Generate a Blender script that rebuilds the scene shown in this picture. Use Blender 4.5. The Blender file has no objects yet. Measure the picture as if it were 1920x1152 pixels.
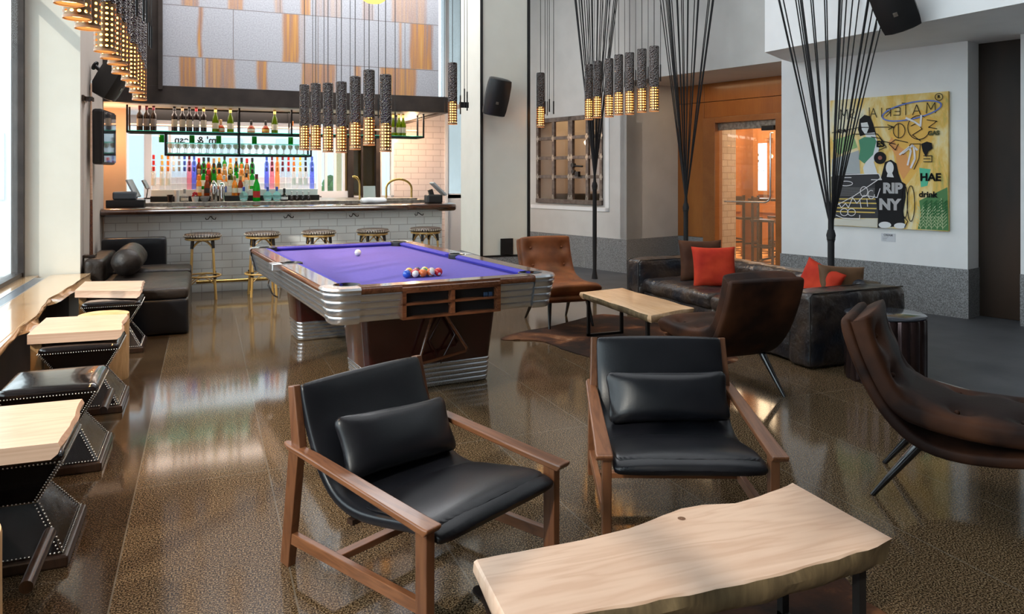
import bpy, bmesh, math, random
from mathutils import Vector, Matrix, noise as mnoise
random.seed(7)
S = bpy.context.scene
COL = S.collection
PI = math.pi
# ---------------------------------------------------------------- camera
YAW = math.radians(22.1); FOC = 1417.0; HC = 1.45; HY = 330.0
cd = bpy.data.cameras.new('camera'); cam = bpy.data.objects.new('camera', cd); COL.objects.link(cam)
cam.location = (0, 0, HC); cam.rotation_euler = (PI/2, 0, -YAW)
cd.sensor_width = 36; cd.lens = 36*FOC/1920; cd.shift_y = -(576-HY)/1920; cd.clip_start = .05; cd.clip_end = 200
S.camera = cam
VW = (math.sin(YAW), math.cos(YAW)); RT = (math.cos(YAW), -math.sin(YAW))
def P(x, y, z=0.0):
    d = (HC-z)*FOC/(y-HY); u = (x-960)/FOC*d
    return (VW[0]*d+RT[0]*u, VW[1]*d+RT[1]*u, z)
def D(x, y, d):
    u = (x-960)/FOC*d
    return (VW[0]*d+RT[0]*u, VW[1]*d+RT[1]*u, HC-(y-HY)/FOC*d)
def XY(x, Y, y=330):          # point on the plane Y
    u = (x-960)/FOC; dx = VW[0]+RT[0]*u; dy = VW[1]+RT[1]*u; d = Y/dy
    return (dx*d, Y, HC-(y-HY)/FOC*d)
# ---------------------------------------------------------------- world, sun, big lights
S.view_settings.view_transform = 'Standard'; S.view_settings.look = 'None'
S.view_settings.exposure = 0.12; S.view_settings.gamma = 1.0; S.view_settings.use_curve_mapping = False
w = bpy.data.worlds.new('sky'); S.world = w; w.use_nodes = True
bg = w.node_tree.nodes['Background']; bg.inputs[0].default_value = (.80, .93, 1.0, 1); bg.inputs[1].default_value = 3.7
def area(name, loc, rot, sx, sy, power, col=(1, 1, 1)):
    l = bpy.data.lights.new(name, 'AREA'); l.shape = 'RECTANGLE'; l.size = sx; l.size_y = sy; l.energy = power; l.color = col
    o = bpy.data.objects.new(name, l); COL.objects.link(o); o.location = loc; o.rotation_euler = rot; return o
def point(name, loc, power, col, r=.03, spot=None, rot=(0, 0, 0), blend=.6):
    l = bpy.data.lights.new(name, 'SPOT' if spot else 'POINT'); l.energy = power; l.color = col; l.shadow_soft_size = r
    if spot: l.spot_size = math.radians(spot); l.spot_blend = blend
    o = bpy.data.objects.new(name, l); COL.objects.link(o); o.location = loc; o.rotation_euler = rot; return o
sl = bpy.data.lights.new('sun', 'SUN'); sl.energy = 2.2; sl.angle = math.radians(1.2); sl.color = (1, .9, .78)
so = bpy.data.objects.new('sun', sl); COL.objects.link(so)
so.rotation_euler = Vector((.62, .52, -.62)).to_track_quat('-Z', 'Y').to_euler()
area('ceiling_fill', (2.6, 4.6, 5.3), (0, 0, 0), 4.5, 6, 110, (.93, .97, 1))  # added fill light below the closed ceiling, no skylight there
area('ceiling_fill_bar', (1.5, 9.3, 5.2), (0, 0, 0), 4.5, 1.2, 210, (.95, .97, 1))  # added fill light that brightens the bar front and stone from above
# ---------------------------------------------------------------- materials
def nd(nt, t, **kw):
    n = nt.nodes.new(t)
    for k, v in kw.items(): setattr(n, k, v)
    return n
def newmat(name):
    m = bpy.data.materials.new(name); m.use_nodes = True
    return m, m.node_tree, m.node_tree.nodes['Principled BSDF']
def C4(c): return (c[0], c[1], c[2], 1)
def ramp(nt, fac, stops):
    r = nd(nt, 'ShaderNodeValToRGB'); e = r.color_ramp.elements
    while len(e) < len(stops): e.new(.5)
    for i, (p, c) in enumerate(stops): e[i].position = p; e[i].color = C4(c)
    nt.links.new(fac, r.inputs[0]); return r.outputs[0]
def coords(nt, scale=(1, 1, 1), kind='Object', rot=(0, 0, 0)):
    tc = nd(nt, 'ShaderNodeTexCoord'); mp = nd(nt, 'ShaderNodeMapping')
    mp.inputs['Scale'].default_value = scale; mp.inputs['Rotation'].default_value = rot
    nt.links.new(tc.outputs[kind], mp.inputs[0]); return mp.outputs[0]
def math_(nt, op, a, b=None, c=None):
    n = nd(nt, 'ShaderNodeMath', operation=op)
    for i, v in enumerate((a, b, c)):
        if v is None: continue
        if isinstance(v, (int, float)): n.inputs[i].default_value = v
        else: nt.links.new(v, n.inputs[i])
    return n.outputs[0]
def noise(nt, vec, scale, detail=3, rough=.5, dist=0):
    n = nd(nt, 'ShaderNodeTexNoise'); n.inputs['Scale'].default_value = scale; n.inputs['Detail'].default_value = detail
    n.inputs['Roughness'].default_value = rough; n.inputs['Distortion'].default_value = dist
    if vec is not None: nt.links.new(vec, n.inputs['Vector'])
    return n.outputs[0]
def bump(nt, b, h, strength=.3, dist=.01):
    n = nd(nt, 'ShaderNodeBump'); n.inputs['Strength'].default_value = strength; n.inputs['Distance'].default_value = dist
    nt.links.new(h, n.inputs['Height']); nt.links.new(n.outputs[0], b.inputs['Normal'])
def mat(name, c, rough=.5, metal=0, c2=None, ns=8, nscale=(1, 1, 1), bmp=None, coat=0, spec=None, sheen=0, em=None, lo=.35, hi=.65):
    m, nt, b = newmat(name)
    b.inputs['Base Color'].default_value = C4(c); b.inputs['Roughness'].default_value = rough; b.inputs['Metallic'].default_value = metal
    if coat: b.inputs['Coat Weight'].default_value = coat; b.inputs['Coat Roughness'].default_value = .06
    if spec is not None: b.inputs['Specular IOR Level'].default_value = spec
    if sheen: b.inputs['Sheen Weight'].default_value = sheen; b.inputs['Sheen Roughness'].default_value = .35; b.inputs['Sheen Tint'].default_value = C4([min(1, x*3+.1) for x in c])
    v = coords(nt, nscale)
    if c2: nt.links.new(ramp(nt, noise(nt, v, ns), [(lo, c), (hi, c2)]), b.inputs['Base Color'])
    if bmp: bump(nt, b, noise(nt, coords(nt), bmp[0], 4), bmp[1], bmp[2] if len(bmp) > 2 else .004)
    if em: b.inputs['Emission Color'].default_value = C4(em[0]); b.inputs['Emission Strength'].default_value = em[1]
    return m
def wood(name, c1, c2, axis=0, rough=.4, scale=6, fine=60, coat=0, ring=True):
    m, nt, b = newmat(name); b.inputs['Roughness'].default_value = rough
    s = [1, 1, 1]; s[axis] = .12
    v = coords(nt, s); n1 = noise(nt, v, scale, 4, .6, .6); n2 = noise(nt, v, fine, 3)
    mx = math_(nt, 'ADD', math_(nt, 'MULTIPLY', n1, .7), math_(nt, 'MULTIPLY', n2, .3))
    if ring:
        wv = math_(nt, 'ABSOLUTE', math_(nt, 'SINE', math_(nt, 'MULTIPLY', n1, 38)))
        mx = math_(nt, 'ADD', math_(nt, 'MULTIPLY', mx, .72), math_(nt, 'MULTIPLY', wv, .2))
    nt.links.new(ramp(nt, mx, [(.3, c1), (.7, c2)]), b.inputs['Base Color'])
    if coat: b.inputs['Coat Weight'].default_value = coat; b.inputs['Coat Roughness'].default_value = .08
    bump(nt, b, n2, .15, .002); return m
def glassy(name, c, alpha=.75, rough=.03, refl=.9):
    """tinted see-through glass: transparent tint under a glossy skin"""
    m = bpy.data.materials.new(name); m.use_nodes = True; nt = m.node_tree; nt.nodes.clear()
    o = nd(nt, 'ShaderNodeOutputMaterial'); t = nd(nt, 'ShaderNodeBsdfTransparent'); t.inputs[0].default_value = C4(c)
    d = nd(nt, 'ShaderNodeBsdfTranslucent'); d.inputs[0].default_value = C4(c)
    g = nd(nt, 'ShaderNodeBsdfGlossy'); g.inputs['Roughness'].default_value = rough
    lw_ = nd(nt, 'ShaderNodeLayerWeight'); lw_.inputs[0].default_value = .5
    fo = math_(nt, 'ADD', math_(nt, 'MULTIPLY', math_(nt, 'POWER', lw_.outputs['Facing'], 5), refl), .035)
    m1 = nd(nt, 'ShaderNodeMixShader'); m1.inputs[0].default_value = alpha
    m2 = nd(nt, 'ShaderNodeMixShader')
    nt.links.new(d.outputs[0], m1.inputs[1]); nt.links.new(t.outputs[0], m1.inputs[2])
    nt.links.new(fo, m2.inputs[0]); nt.links.new(m1.outputs[0], m2.inputs[1]); nt.links.new(g.outputs[0], m2.inputs[2])
    nt.links.new(m2.outputs[0], o.inputs[0]); return m
def emis(name, c, s):
    m = bpy.data.materials.new(name); m.use_nodes = True; nt = m.node_tree; nt.nodes.clear()
    o = nd(nt, 'ShaderNodeOutputMaterial'); e = nd(nt, 'ShaderNodeEmission'); e.inputs[0].default_value = C4(c); e.inputs[1].default_value = s
    nt.links.new(e.outputs[0], o.inputs[0]); return m
def brickmat(name, c1, c2, mortar, bw, bh, msize=.02, rough=.2, axes='xz', bmp=.4, offset=.5):
    m, nt, b = newmat(name); b.inputs['Roughness'].default_value = rough
    tc = nd(nt, 'ShaderNodeTexCoord'); sx = nd(nt, 'ShaderNodeSeparateXYZ'); cx = nd(nt, 'ShaderNodeCombineXYZ')
    nt.links.new(tc.outputs['Object'], sx.inputs[0]); nt.links.new(sx.outputs['XYZ'.index(axes[0].upper())], cx.inputs[0]); nt.links.new(sx.outputs['XYZ'.index(axes[1].upper())], cx.inputs[1])
    br = nd(nt, 'ShaderNodeTexBrick', offset=offset); br.inputs['Scale'].default_value = 1
    br.inputs['Brick Width'].default_value = bw; br.inputs['Row Height'].default_value = bh; br.inputs['Mortar Size'].default_value = msize*bh
    br.inputs['Color1'].default_value = C4(c1); br.inputs['Color2'].default_value = C4(c2); br.inputs['Mortar'].default_value = C4(mortar)
    nt.links.new(cx.outputs[0], br.inputs[0]); nt.links.new(br.outputs[0], b.inputs['Base Color'])
    inv = math_(nt, 'SUBTRACT', 1, br.outputs[1]); bump(nt, b, inv, bmp, .004); return m

M = {}
def period_off(x0, period): return (math.ceil(40/period)*period) - x0 + period/2
def terrazzo():
    m, nt, b = newmat('terrazzo'); b.inputs['Roughness'].default_value = .09
    b.inputs['IOR'].default_value = 1.36
    v = coords(nt); n = noise(nt, v, 165, 1.5, .6); big = noise(nt, v, 1.2, 3)
    c = ramp(nt, n, [(.41, (.016, .011, .007)), (.465, (.085, .052, .025)), (.55, (.165, .108, .056)), (.66, (.33, .24, .15))])
    sp = nd(nt, 'ShaderNodeSeparateXYZ'); nt.links.new(v, sp.inputs[0])
    def line(s, off, period, wd):
        f = math_(nt, 'FRACT', math_(nt, 'DIVIDE', math_(nt, 'ADD', s, off), period))
        a = math_(nt, 'ABSOLUTE', math_(nt, 'SUBTRACT', f, .5))
        return math_(nt, 'LESS_THAN', a, wd/period)
    l = math_(nt, 'MAXIMUM', line(sp.outputs[0], period_off(-.298, .587), .587, .003), line(sp.outputs[1], period_off(3.9, 5.1), 5.1, .003))
    mx = nd(nt, 'ShaderNodeMix', data_type='RGBA'); nt.links.new(l, mx.inputs[0]); nt.links.new(c, mx.inputs[6]); mx.inputs[7].default_value = (.17, .14, .105, 1)
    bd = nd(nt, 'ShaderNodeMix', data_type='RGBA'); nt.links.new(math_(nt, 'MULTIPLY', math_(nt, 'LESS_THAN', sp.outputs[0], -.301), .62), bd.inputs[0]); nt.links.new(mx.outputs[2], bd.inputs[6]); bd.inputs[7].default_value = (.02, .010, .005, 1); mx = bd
    mb = nd(nt, 'ShaderNodeMix', data_type='RGBA', blend_type='MULTIPLY'); mb.inputs[0].default_value = .35
    nt.links.new(mx.outputs[2], mb.inputs[6]); nt.links.new(big, mb.inputs[7]); nt.links.new(mb.outputs[2], b.inputs['Base Color'])
    return m
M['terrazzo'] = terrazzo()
M['slate'] = mat('grey_slate_floor', (.052, .055, .062), .55, c2=(.075, .078, .085), ns=3, bmp=(60, .25))
M['plaster'] = mat('grey_white_plaster', (.56, .55, .53), .75, c2=(.62, .61, .59), ns=2.2, bmp=(9, .12, .01))
M['plaster_white'] = mat('white_plaster', (.80, .81, .82), .8, c2=(.84, .85, .86), ns=3, bmp=(12, .08, .01))
M['cream'] = mat('cream_paint', (.70, .68, .60), .6, c2=(.73, .71, .63), ns=4)
M['taupe'] = mat('taupe_wall', (.42, .36, .31), .7, c2=(.46, .40, .35), ns=2)
M['peach_lit'] = mat('lamp_warmed_plaster', (.62, .45, .34), .7, c2=(.66, .49, .38), ns=3)  # warm glow of the bar lamp is put into this wall colour
M['granite'] = mat('grey_granite', (.12, .12, .12), .5, c2=(.33, .34, .35), ns=110, lo=.38, hi=.64)
M['black'] = mat('black_metal', (.018, .017, .017), .42, .3)
M['blackpl'] = mat('black_plastic', (.013, .013, .014), .38)
M['bronze'] = mat('dark_bronze_steel', (.035, .027, .024), .45, .5, c2=(.055, .042, .036), ns=5)
M['door'] = mat('blackened_bronze_door', (.008, .006, .005), .5, 0, spec=.25, c2=(.04, .020, .010), ns=1.6, nscale=(1, 1, .35))
M['steel'] = mat('raw_steel', (.28, .25, .22), .4, .85, c2=(.5, .46, .4), ns=25)
M['chrome'] = mat('chrome', (.82, .84, .86), .08, 1)
M['alu'] = mat('polished_aluminium', (.72, .76, .82), .25, .92, c2=(.74, .76, .79), ns=30, nscale=(1, 1, .2))
M['brass'] = mat('brass', (.62, .42, .14), .2, 1)
M['leather'] = mat('black_leather', (.006, .0065, .009), .33, c2=(.011, .011, .014), ns=6, bmp=(140, .12, .002), spec=.45)
M['patent'] = mat('black_patent_leather', (.005, .0045, .005), .13, c2=(.010, .007, .007), ns=5, bmp=(12, .15, .01), coat=.4)
M['leather2'] = mat('worn_leather', (.012, .015, .022), .30, c2=(.060, .040, .028), ns=3.6, bmp=(9, .9, .03))
M['leather_brown'] = mat('dark_brown_leather', (.010, .007, .006), .46, c2=(.028, .019, .014), ns=4, bmp=(14, .6, .015), spec=.35)
M['cognac'] = mat('cognac_velvet', (.10, .032, .012), .5, c2=(.25, .080, .026), ns=4, bmp=(18, .2, .006), sheen=.05, spec=.3)
M['velvet'] = mat('brown_velvet', (.014, .005, .003), .6, c2=(.105, .036, .014), ns=3.0, sheen=.05, spec=.2, lo=.42, hi=.72, bmp=(40, .2, .004))  # brown tone carries the warm highlights, near-black tone the shade
M['red'] = mat('red_velvet', (.36, .020, .010), .75, c2=(.52, .045, .015), ns=5, spec=.2, sheen=.06, bmp=(30, .25, .004))
M['brownpillow'] = mat('dark_brown_velvet', (.045, .016, .008), .7, c2=(.075, .03, .014), ns=5, spec=.2, sheen=.05, bmp=(25, .3, .005))
M['walnut'] = wood('walnut', (.13, .048, .020), (.26, .105, .045), 1, .35, 5, 70, .2)
M['walnut_z'] = wood('walnut_upright', (.11, .040, .018), (.21, .085, .036), 2, .35, 5, 70, .2)
M['walnut_x'] = wood('walnut_cross', (.12, .042, .018), (.24, .095, .04), 0, .35, 5, 70, .2)
M['rosewood'] = wood('rosewood', (.085, .026, .012), (.21, .075, .032), 1, .22, 5, 60, .6)
M['rosewood_x'] = wood('rosewood_cross', (.085, .026, .012), (.21, .075, .032), 0, .22, 5, 60, .6)
M['maroon'] = mat('maroon_lacquer', (.028, .004, .004), .22, c2=(.045, .007, .006), ns=4, coat=.6)
M['maple'] = wood('pale_maple', (.60, .38, .26), (.76, .54, .40), 0, .42, 3.2, 40, .1)
M['maple_y'] = wood('pale_maple_lengthways', (.60, .36, .18), (.76, .52, .32), 1, .42, 3.2, 40, .1)
M['bark'] = wood('live_edge', (.055, .036, .016), (.24, .165, .08), 2, .8, 14, 60, ring=False)
M['ledge'] = wood('varnished_ledge', (.56, .33, .16), (.74, .50, .28), 1, .12, 2.2, 40, .8)
M['log'] = wood('peeled_log', (.50, .28, .11), (.72, .45, .22), 2, .5, 5, 50)
M['cherry'] = wood('cherry_panel', (.26, .085, .016), (.38, .14, .03), 2, .3, 3, 50, .3, ring=False)
M['cherry_h'] = wood('cherry_trim', (.24, .085, .022), (.36, .14, .04), 0, .3, 3, 50, .3, ring=False)
M['barwood'] = wood('bar_top_wood', (.012, .007, .006), (.085, .034, .016), 0, .16, 5, 40, .7)
M['darkwood'] = wood('dark_wood', (.018, .010, .007), (.045, .022, .014), 2, .3, 6, 60, .3)
M['felt'] = mat('purple_felt', (.11, .078, .38), .9, c2=(.12, .088, .41), ns=40, sheen=.25)
M['cushion_felt'] = mat('purple_cushion_felt', (.060, .048, .40), .85, sheen=.2)
M['tile'] = brickmat('white_subway_tile', (.90, .93, .92), (.86, .89, .89), (.58, .58, .58), .238, .098, .045, .15)
M['tile_back'] = brickmat('white_wall_tile', (.80, .70, .66), (.76, .66, .62), (.50, .40, .36), .26, .1, .04, .2)
M['brick'] = brickmat('painted_brick', (.46, .36, .28), (.56, .46, .38), (.30, .22, .16), .2, .1, .05, .3, 'xz')
M['rattan'] = mat('rattan_cane', (.48, .27, .07), .35, c2=(.66, .42, .14), ns=20, nscale=(1, 1, .2), coat=.3)
M['rope'] = mat('black_rope', (.014, .014, .016), .8, bmp=(200, .5, .003))
M['cable'] = mat('pendant_cable', (.05, .045, .042), .5, .4)
M['paint_white'] = mat('white_frame_paint', (.82, .82, .84), .5)
M['white'] = mat('white_plastic', (.8, .8, .8), .4)
M['paper'] = mat('paper', (.62, .64, .68), .8)
M['nail'] = mat('silver_nailhead', (.75, .70, .64), .25, 1)
M['glass'] = glassy('clear_glass', (.97, .985, .985), .97, .02, .5)
M['glass_green'] = glassy('teal_glass_shelf', (.25, .80, .68), .55)
M['screen'] = mat('dark_screen', (.03, .035, .04), .05, spec=.8)
M['bulb'] = emis('lamp_glow', (1.0, .36, .055), 15)
M['bulb_soft'] = emis('lamp_mouth_glow', (1.0, .66, .28), 7)
M['strip'] = emis('warm_light_strip', (1.0, .42, .18), 6)
def hammered():
    m, nt, b = newmat('hammered_iron'); b.inputs['Metallic'].default_value = 1; b.inputs['Roughness'].default_value = .24
    b.inputs['Base Color'].default_value = (.13, .115, .11, 1)
    vo = nd(nt, 'ShaderNodeTexVoronoi'); vo.inputs['Scale'].default_value = 75; nt.links.new(coords(nt), vo.inputs['Vector'])
    bump(nt, b, vo.outputs[0], 1.0, .012); return m
M['hammer'] = hammered()
def perforated():
    m, nt, b = newmat('perforated_iron'); b.inputs['Metallic'].default_value = .8; b.inputs['Roughness'].default_value = .35
    b.inputs['Base Color'].default_value = (.22, .13, .07, 1)
    tc = nd(nt, 'ShaderNodeTexCoord'); s = nd(nt, 'ShaderNodeSeparateXYZ'); nt.links.new(tc.outputs['Object'], s.inputs[0])
    an = math_(nt, 'MULTIPLY', math_(nt, 'ARCTAN2', s.outputs[1], s.outputs[0]), 12/(2*PI))
    fa = math_(nt, 'ABSOLUTE', math_(nt, 'SUBTRACT', math_(nt, 'FRACT', math_(nt, 'ADD', an, 20)), .5))
    fz = math_(nt, 'ABSOLUTE', math_(nt, 'SUBTRACT', math_(nt, 'FRACT', math_(nt, 'DIVIDE', math_(nt, 'ADD', s.outputs[2], 5), .0265)), .5))
    r = math_(nt, 'ADD', math_(nt, 'POWER', math_(nt, 'DIVIDE', fa, .27), 2), math_(nt, 'POWER', math_(nt, 'DIVIDE', fz, .21), 2))
    hole = math_(nt, 'LESS_THAN', r, 1)
    t = nd(nt, 'ShaderNodeBsdfTransparent'); mx = nd(nt, 'ShaderNodeMixShader'); out = nt.nodes['Material Output']
    nt.links.new(hole, mx.inputs[0]); nt.links.new(b.outputs[0], mx.inputs[1]); nt.links.new(t.outputs[0], mx.inputs[2]); nt.links.new(mx.outputs[0], out.inputs[0])
    return m
M['perf'] = perforated()
def flat(name, c, r=.6): 
    if name not in M: M[name] = mat(name, c, r, spec=.08 if name.startswith('paint_') else None)
    return M[name]
# ---------------------------------------------------------------- mesh helpers
class MB:
    def __init__(s): s.v = []; s.f = []
    def add(s, vs, fs):
        n = len(s.v); s.v += [tuple(v) for v in vs]; s.f += [tuple(i+n for i in f) for f in fs]; return s
    def box(s, x0, x1, y0, y1, z0, z1, mt=None):
        vs = [(x, y, z) for x in (x0, x1) for y in (y0, y1) for z in (z0, z1)]
        if mt is not None: vs = [mt @ Vector(v) for v in vs]
        return s.add(vs, [(0, 1, 3, 2), (4, 6, 7, 5), (0, 4, 5, 1), (2, 3, 7, 6), (0, 2, 6, 4), (1, 5, 7, 3)])
    def beam(s, p0, p1, w, h, up=(0, 0, 1), w1=None, h1=None):
        """rectangular bar from p0 to p1, w across, h along 'up'"""
        p0 = Vector(p0); p1 = Vector(p1); d = (p1-p0).normalized(); u = Vector(up); x = d.cross(u).normalized(); u = x.cross(d)
        w1 = w if w1 is None else w1; h1 = h if h1 is None else h1; vs = []
        for p, a, b in ((p0, w, h), (p1, w1, h1)):
            for i, j in ((-1, -1), (1, -1), (1, 1), (-1, 1)): vs.append(p+x*(i*a/2)+u*(j*b/2))
        return s.add(vs, [(0, 3, 2, 1), (4, 5, 6, 7), (0, 1, 5, 4), (1, 2, 6, 5), (2, 3, 7, 6), (3, 0, 4, 7)])
    def tube(s, pts, r, n=8, cap=True, closed=False):
        pts = [Vector(p) for p in pts]; m = len(pts); rr = r if isinstance(r, (list, tuple)) else [r]*m
        ref = None; vs = []; fs = []
        for i, p in enumerate(pts):
            if closed: d = pts[(i+1) % m]-pts[i-1]
            else: d = pts[min(i+1, m-1)]-pts[max(i-1, 0)]
            d.normalize()
            if ref is None: ref = Vector((0, 0, 1)) if abs(d.z) < .9 else Vector((1, 0, 0))
            a = d.cross(ref).normalized(); b = a.cross(d).normalized(); ref = b
            for k in range(n):
                t = 2*PI*k/n; vs.append(p+(a*math.cos(t)+b*math.sin(t))*rr[i])
        for i in range(m if closed else m-1):
            j = (i+1) % m
            for k in range(n): fs.append((i*n+k, i*n+(k+1) % n, j*n+(k+1) % n, j*n+k))
        if cap and not closed: fs.append(tuple(range(n-1, -1, -1))); fs.append(tuple((m-1)*n+k for k in range(n)))
        return s.add(vs, fs)
    def lathe(s, prof, c=(0, 0, 0), n=20, cap=True):
        vs = []; fs = []; m = len(prof)
        for r, z in prof:
            for k in range(n): t = 2*PI*k/n; vs.append((c[0]+r*math.cos(t), c[1]+r*math.sin(t), c[2]+z))
        for i in range(m-1):
            for k in range(n): fs.append((i*n+k, i*n+(k+1) % n, (i+1)*n+(k+1) % n, (i+1)*n+k))
        if cap:
            if prof[0][0] > 1e-4: fs.append(tuple(range(n-1, -1, -1)))
            if prof[-1][0] > 1e-4: fs.append(tuple((m-1)*n+k for k in range(n)))
        return s.add(vs, fs)
    def prism(s, poly, z0, z1, f=None):
        n = len(poly); vs = [(x, y, z0) for x, y in poly]+[(x, y, z1) for x, y in poly]
        if f: vs = [f(*v) for v in vs]
        return s.add(vs, [tuple(range(n-1, -1, -1)), tuple(range(n, 2*n))]+[(i, (i+1) % n, n+(i+1) % n, n+i) for i in range(n)])
    def soft(s, c, size, r=.03, n=8, puff=(0, 0, 0), wr=0, fr=6, mt=None, seed=0):
        """rounded, puffed box; size = full extents"""
        h = [x/2 for x in size]; r = min([r]+[x*.98 for x in h]); key = {}; vs = []; fs = []
        def vert(i, j, k):
            if (i, j, k) in key: return key[(i, j, k)]
            q = []
            for a in (i, j, k):
                t = a/n*2-1; q.append(math.sin(t*PI/2)*.55+t*.45)
            p = [q[a]*h[a] for a in range(3)]; inn = [max(-h[a]+r, min(h[a]-r, p[a])) for a in range(3)]
            dv = Vector([p[a]-inn[a] for a in range(3)])
            if dv.length > 1e-9: dv = dv.normalized()*r
            v = Vector(inn)+dv; nr = dv.normalized() if dv.length > 1e-9 else Vector((0, 0, 0))
            for a in range(3):
                if abs(abs(q[a])-1) < 1e-6 and puff[a]:
                    b, cc = [x for x in range(3) if x != a]; v[a] += math.copysign(puff[a]*(1-q[b]**2)*(1-q[cc]**2), q[a])
            if wr: v += nr*mnoise.noise(v*fr+Vector((seed*3.1, seed, c[0])))*wr
            v = v+Vector(c)
            if mt is not None: v = mt @ v
            key[(i, j, k)] = len(vs); vs.append(v); return key[(i, j, k)]
        for a in range(3):
            for side in (0, n):
                for i in range(n):
                    for j in range(n):
                        def idx(x, y):
                            t = [0, 0, 0]; t[a] = side; o = [z for z in range(3) if z != a]; t[o[0]] = x; t[o[1]] = y; return vert(*t)
                        f = (idx(i, j), idx(i+1, j), idx(i+1, j+1), idx(i, j+1)); fs.append(f)
        return s.add(vs, fs)
    def pad(s, path, hw, ht, nx=16, e=4, mt=None, crown=0.0, dent=None):
        """sweep of a rounded-rectangle section (2*hw wide in x, 2*ht thick) along a (y,z) path"""
        m = len(path); vs = []; fs = []; n = nx*2
        for i, (y, z) in enumerate(path):
            y0, z0 = path[max(i-1, 0)]; y1, z1 = path[min(i+1, m-1)]
            ty, tz = y1-y0, z1-z0; L = math.hypot(ty, tz); ny, nz = tz/L, -ty/L
            t = i/(m-1); taper = min(1, (min(t, 1-t)*m/2.2+.12))**.5
            hh = ht(t) if callable(ht) else ht; ww = hw(t) if callable(hw) else hw
            for k in range(n):
                a = 2*PI*(k+.5)/n; ca, sa = math.cos(a), math.sin(a)
                x = math.copysign(abs(ca)**(2/e), ca); q = math.copysign(abs(sa)**(2/e), sa)
                th = q*hh*taper+(crown*(1-x*x) if q > 0 else 0)
                if dent: th -= dent(x, t) if q > 0 else 0
                vs.append((x*(ww-.012*(1-taper)), y+ny*th, z+nz*th))
        for i in range(m-1):
            for k in range(n): fs.append((i*n+k, i*n+(k+1) % n, (i+1)*n+(k+1) % n, (i+1)*n+k))
        fs.append(tuple(range(n-1, -1, -1))); fs.append(tuple((m-1)*n+k for k in range(n)))
        if mt is not None: vs = [mt @ Vector(v) for v in vs]
        return s.add(vs, fs)
    def loft(s, rings, closed=True, cap=False):
        n = len(rings[0]); vs = [v for r in rings for v in r]; fs = []
        for i in range(len(rings)-1):
            for k in range(n if closed else n-1): fs.append((i*n+k, i*n+(k+1) % n, (i+1)*n+(k+1) % n, (i+1)*n+k))
        if cap: fs.append(tuple(range(n-1, -1, -1))); fs.append(tuple((len(rings)-1)*n+k for k in range(n)))
        return s.add(vs, fs)
    def sphere(s, c, r, n=10, sc=(1, 1, 1)):
        prof = [(max(1e-5, r*math.sin(PI*i/n)), -r*math.cos(PI*i/n)) for i in range(n+1)]
        m = MB(); m.lathe(prof, (0, 0, 0), n*2, cap=False)
        return s.add([(c[0]+v[0]*sc[0], c[1]+v[1]*sc[1], c[2]+v[2]*sc[2]) for v in m.v], m.f)
    def build(s, name, m, parent=None, smooth=None, bevel=0, sub=0, loc=None, rot=None, weld=False, seg=2):
        me = bpy.data.meshes.new(name); me.from_pydata(s.v, [], s.f)
        bm = bmesh.new(); bm.from_mesh(me)
        if weld: bmesh.ops.remove_doubles(bm, verts=bm.verts, dist=1e-5)
        bmesh.ops.recalc_face_normals(bm, faces=bm.faces); bm.to_mesh(me); bm.free()
        if smooth is not None:
            me.polygons.foreach_set('use_smooth', [True]*len(me.polygons))
            if smooth < 180: me.set_sharp_from_angle(angle=math.radians(smooth))
        if m is not None: me.materials.append(m)
        o = bpy.data.objects.new(name, me); COL.objects.link(o)
        if parent: o.parent = parent
        if loc: o.location = loc
        if rot: o.rotation_euler = rot
        if bevel:
            b = o.modifiers.new('bevel', 'BEVEL'); b.width = bevel; b.segments = seg; b.limit_method = 'ANGLE'; b.angle_limit = math.radians(40)
        if sub: b = o.modifiers.new('sub', 'SUBSURF'); b.levels = sub; b.render_levels = sub
        return o
def thing(name, label, cat, loc=(0, 0, 0), rz=0, group=None):
    o = bpy.data.objects.new(name, None); COL.objects.link(o); o.location = loc; o.rotation_euler = (0, 0, rz); o.empty_display_size = .1
    return tag(o, label, cat, group)
def tag(o, label, cat, group=None, kind=None):
    o['label'] = label; o['category'] = cat
    if group: o['group'] = group
    if kind: o['kind'] = kind
    return o
def struct(o, label=None):
    o['kind'] = 'structure'
    if label: o['label'] = label
    return o
def kids(o): return [c for c in bpy.data.objects if c.parent == o]
def copy_tree(o, parent=None):
    c = o.copy(); COL.objects.link(c); c.parent = parent
    for ch in kids(o): copy_tree(ch, c)
    return c
def dup(o, loc, rz=None, label=None, group=None):
    c = copy_tree(o); c.location = loc
    if rz is not None: c.rotation_euler = (0, 0, rz)
    if label: c['label'] = label
    if group: c['group'] = group
    return c
def textmesh(body, size, ext=.001, align='CENTER', mirror=False, bold=0):
    cu = bpy.data.curves.new('t', 'FONT'); cu.body = body; cu.size = size; cu.extrude = ext; cu.align_x = align; cu.align_y = 'CENTER'; cu.offset = bold
    o = bpy.data.objects.new('t', cu); COL.objects.link(o)
    me = bpy.data.meshes.new_from_object(o.evaluated_get(bpy.context.evaluated_depsgraph_get()))
    bpy.data.objects.remove(o); mb = MB(); mb.add([((-v.co.x if mirror else v.co.x), v.co.y, v.co.z) for v in me.vertices], [tuple(p.vertices) for p in me.polygons]); return mb
ORD = ['first', 'second', 'third', 'fourth', 'fifth', 'sixth', 'seventh', 'eighth', 'ninth', 'tenth', 'eleventh', 'twelfth', 'thirteenth', 'fourteenth', 'fifteenth', 'sixteenth', 'seventeenth', 'eighteenth', 'nineteenth', 'twentieth', 'twenty-first', 'twenty-second', 'twenty-third', 'twenty-fourth', 'twenty-fifth', 'twenty-sixth', 'twenty-seventh', 'twenty-eighth', 'twenty-ninth', 'thirtieth']
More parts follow.
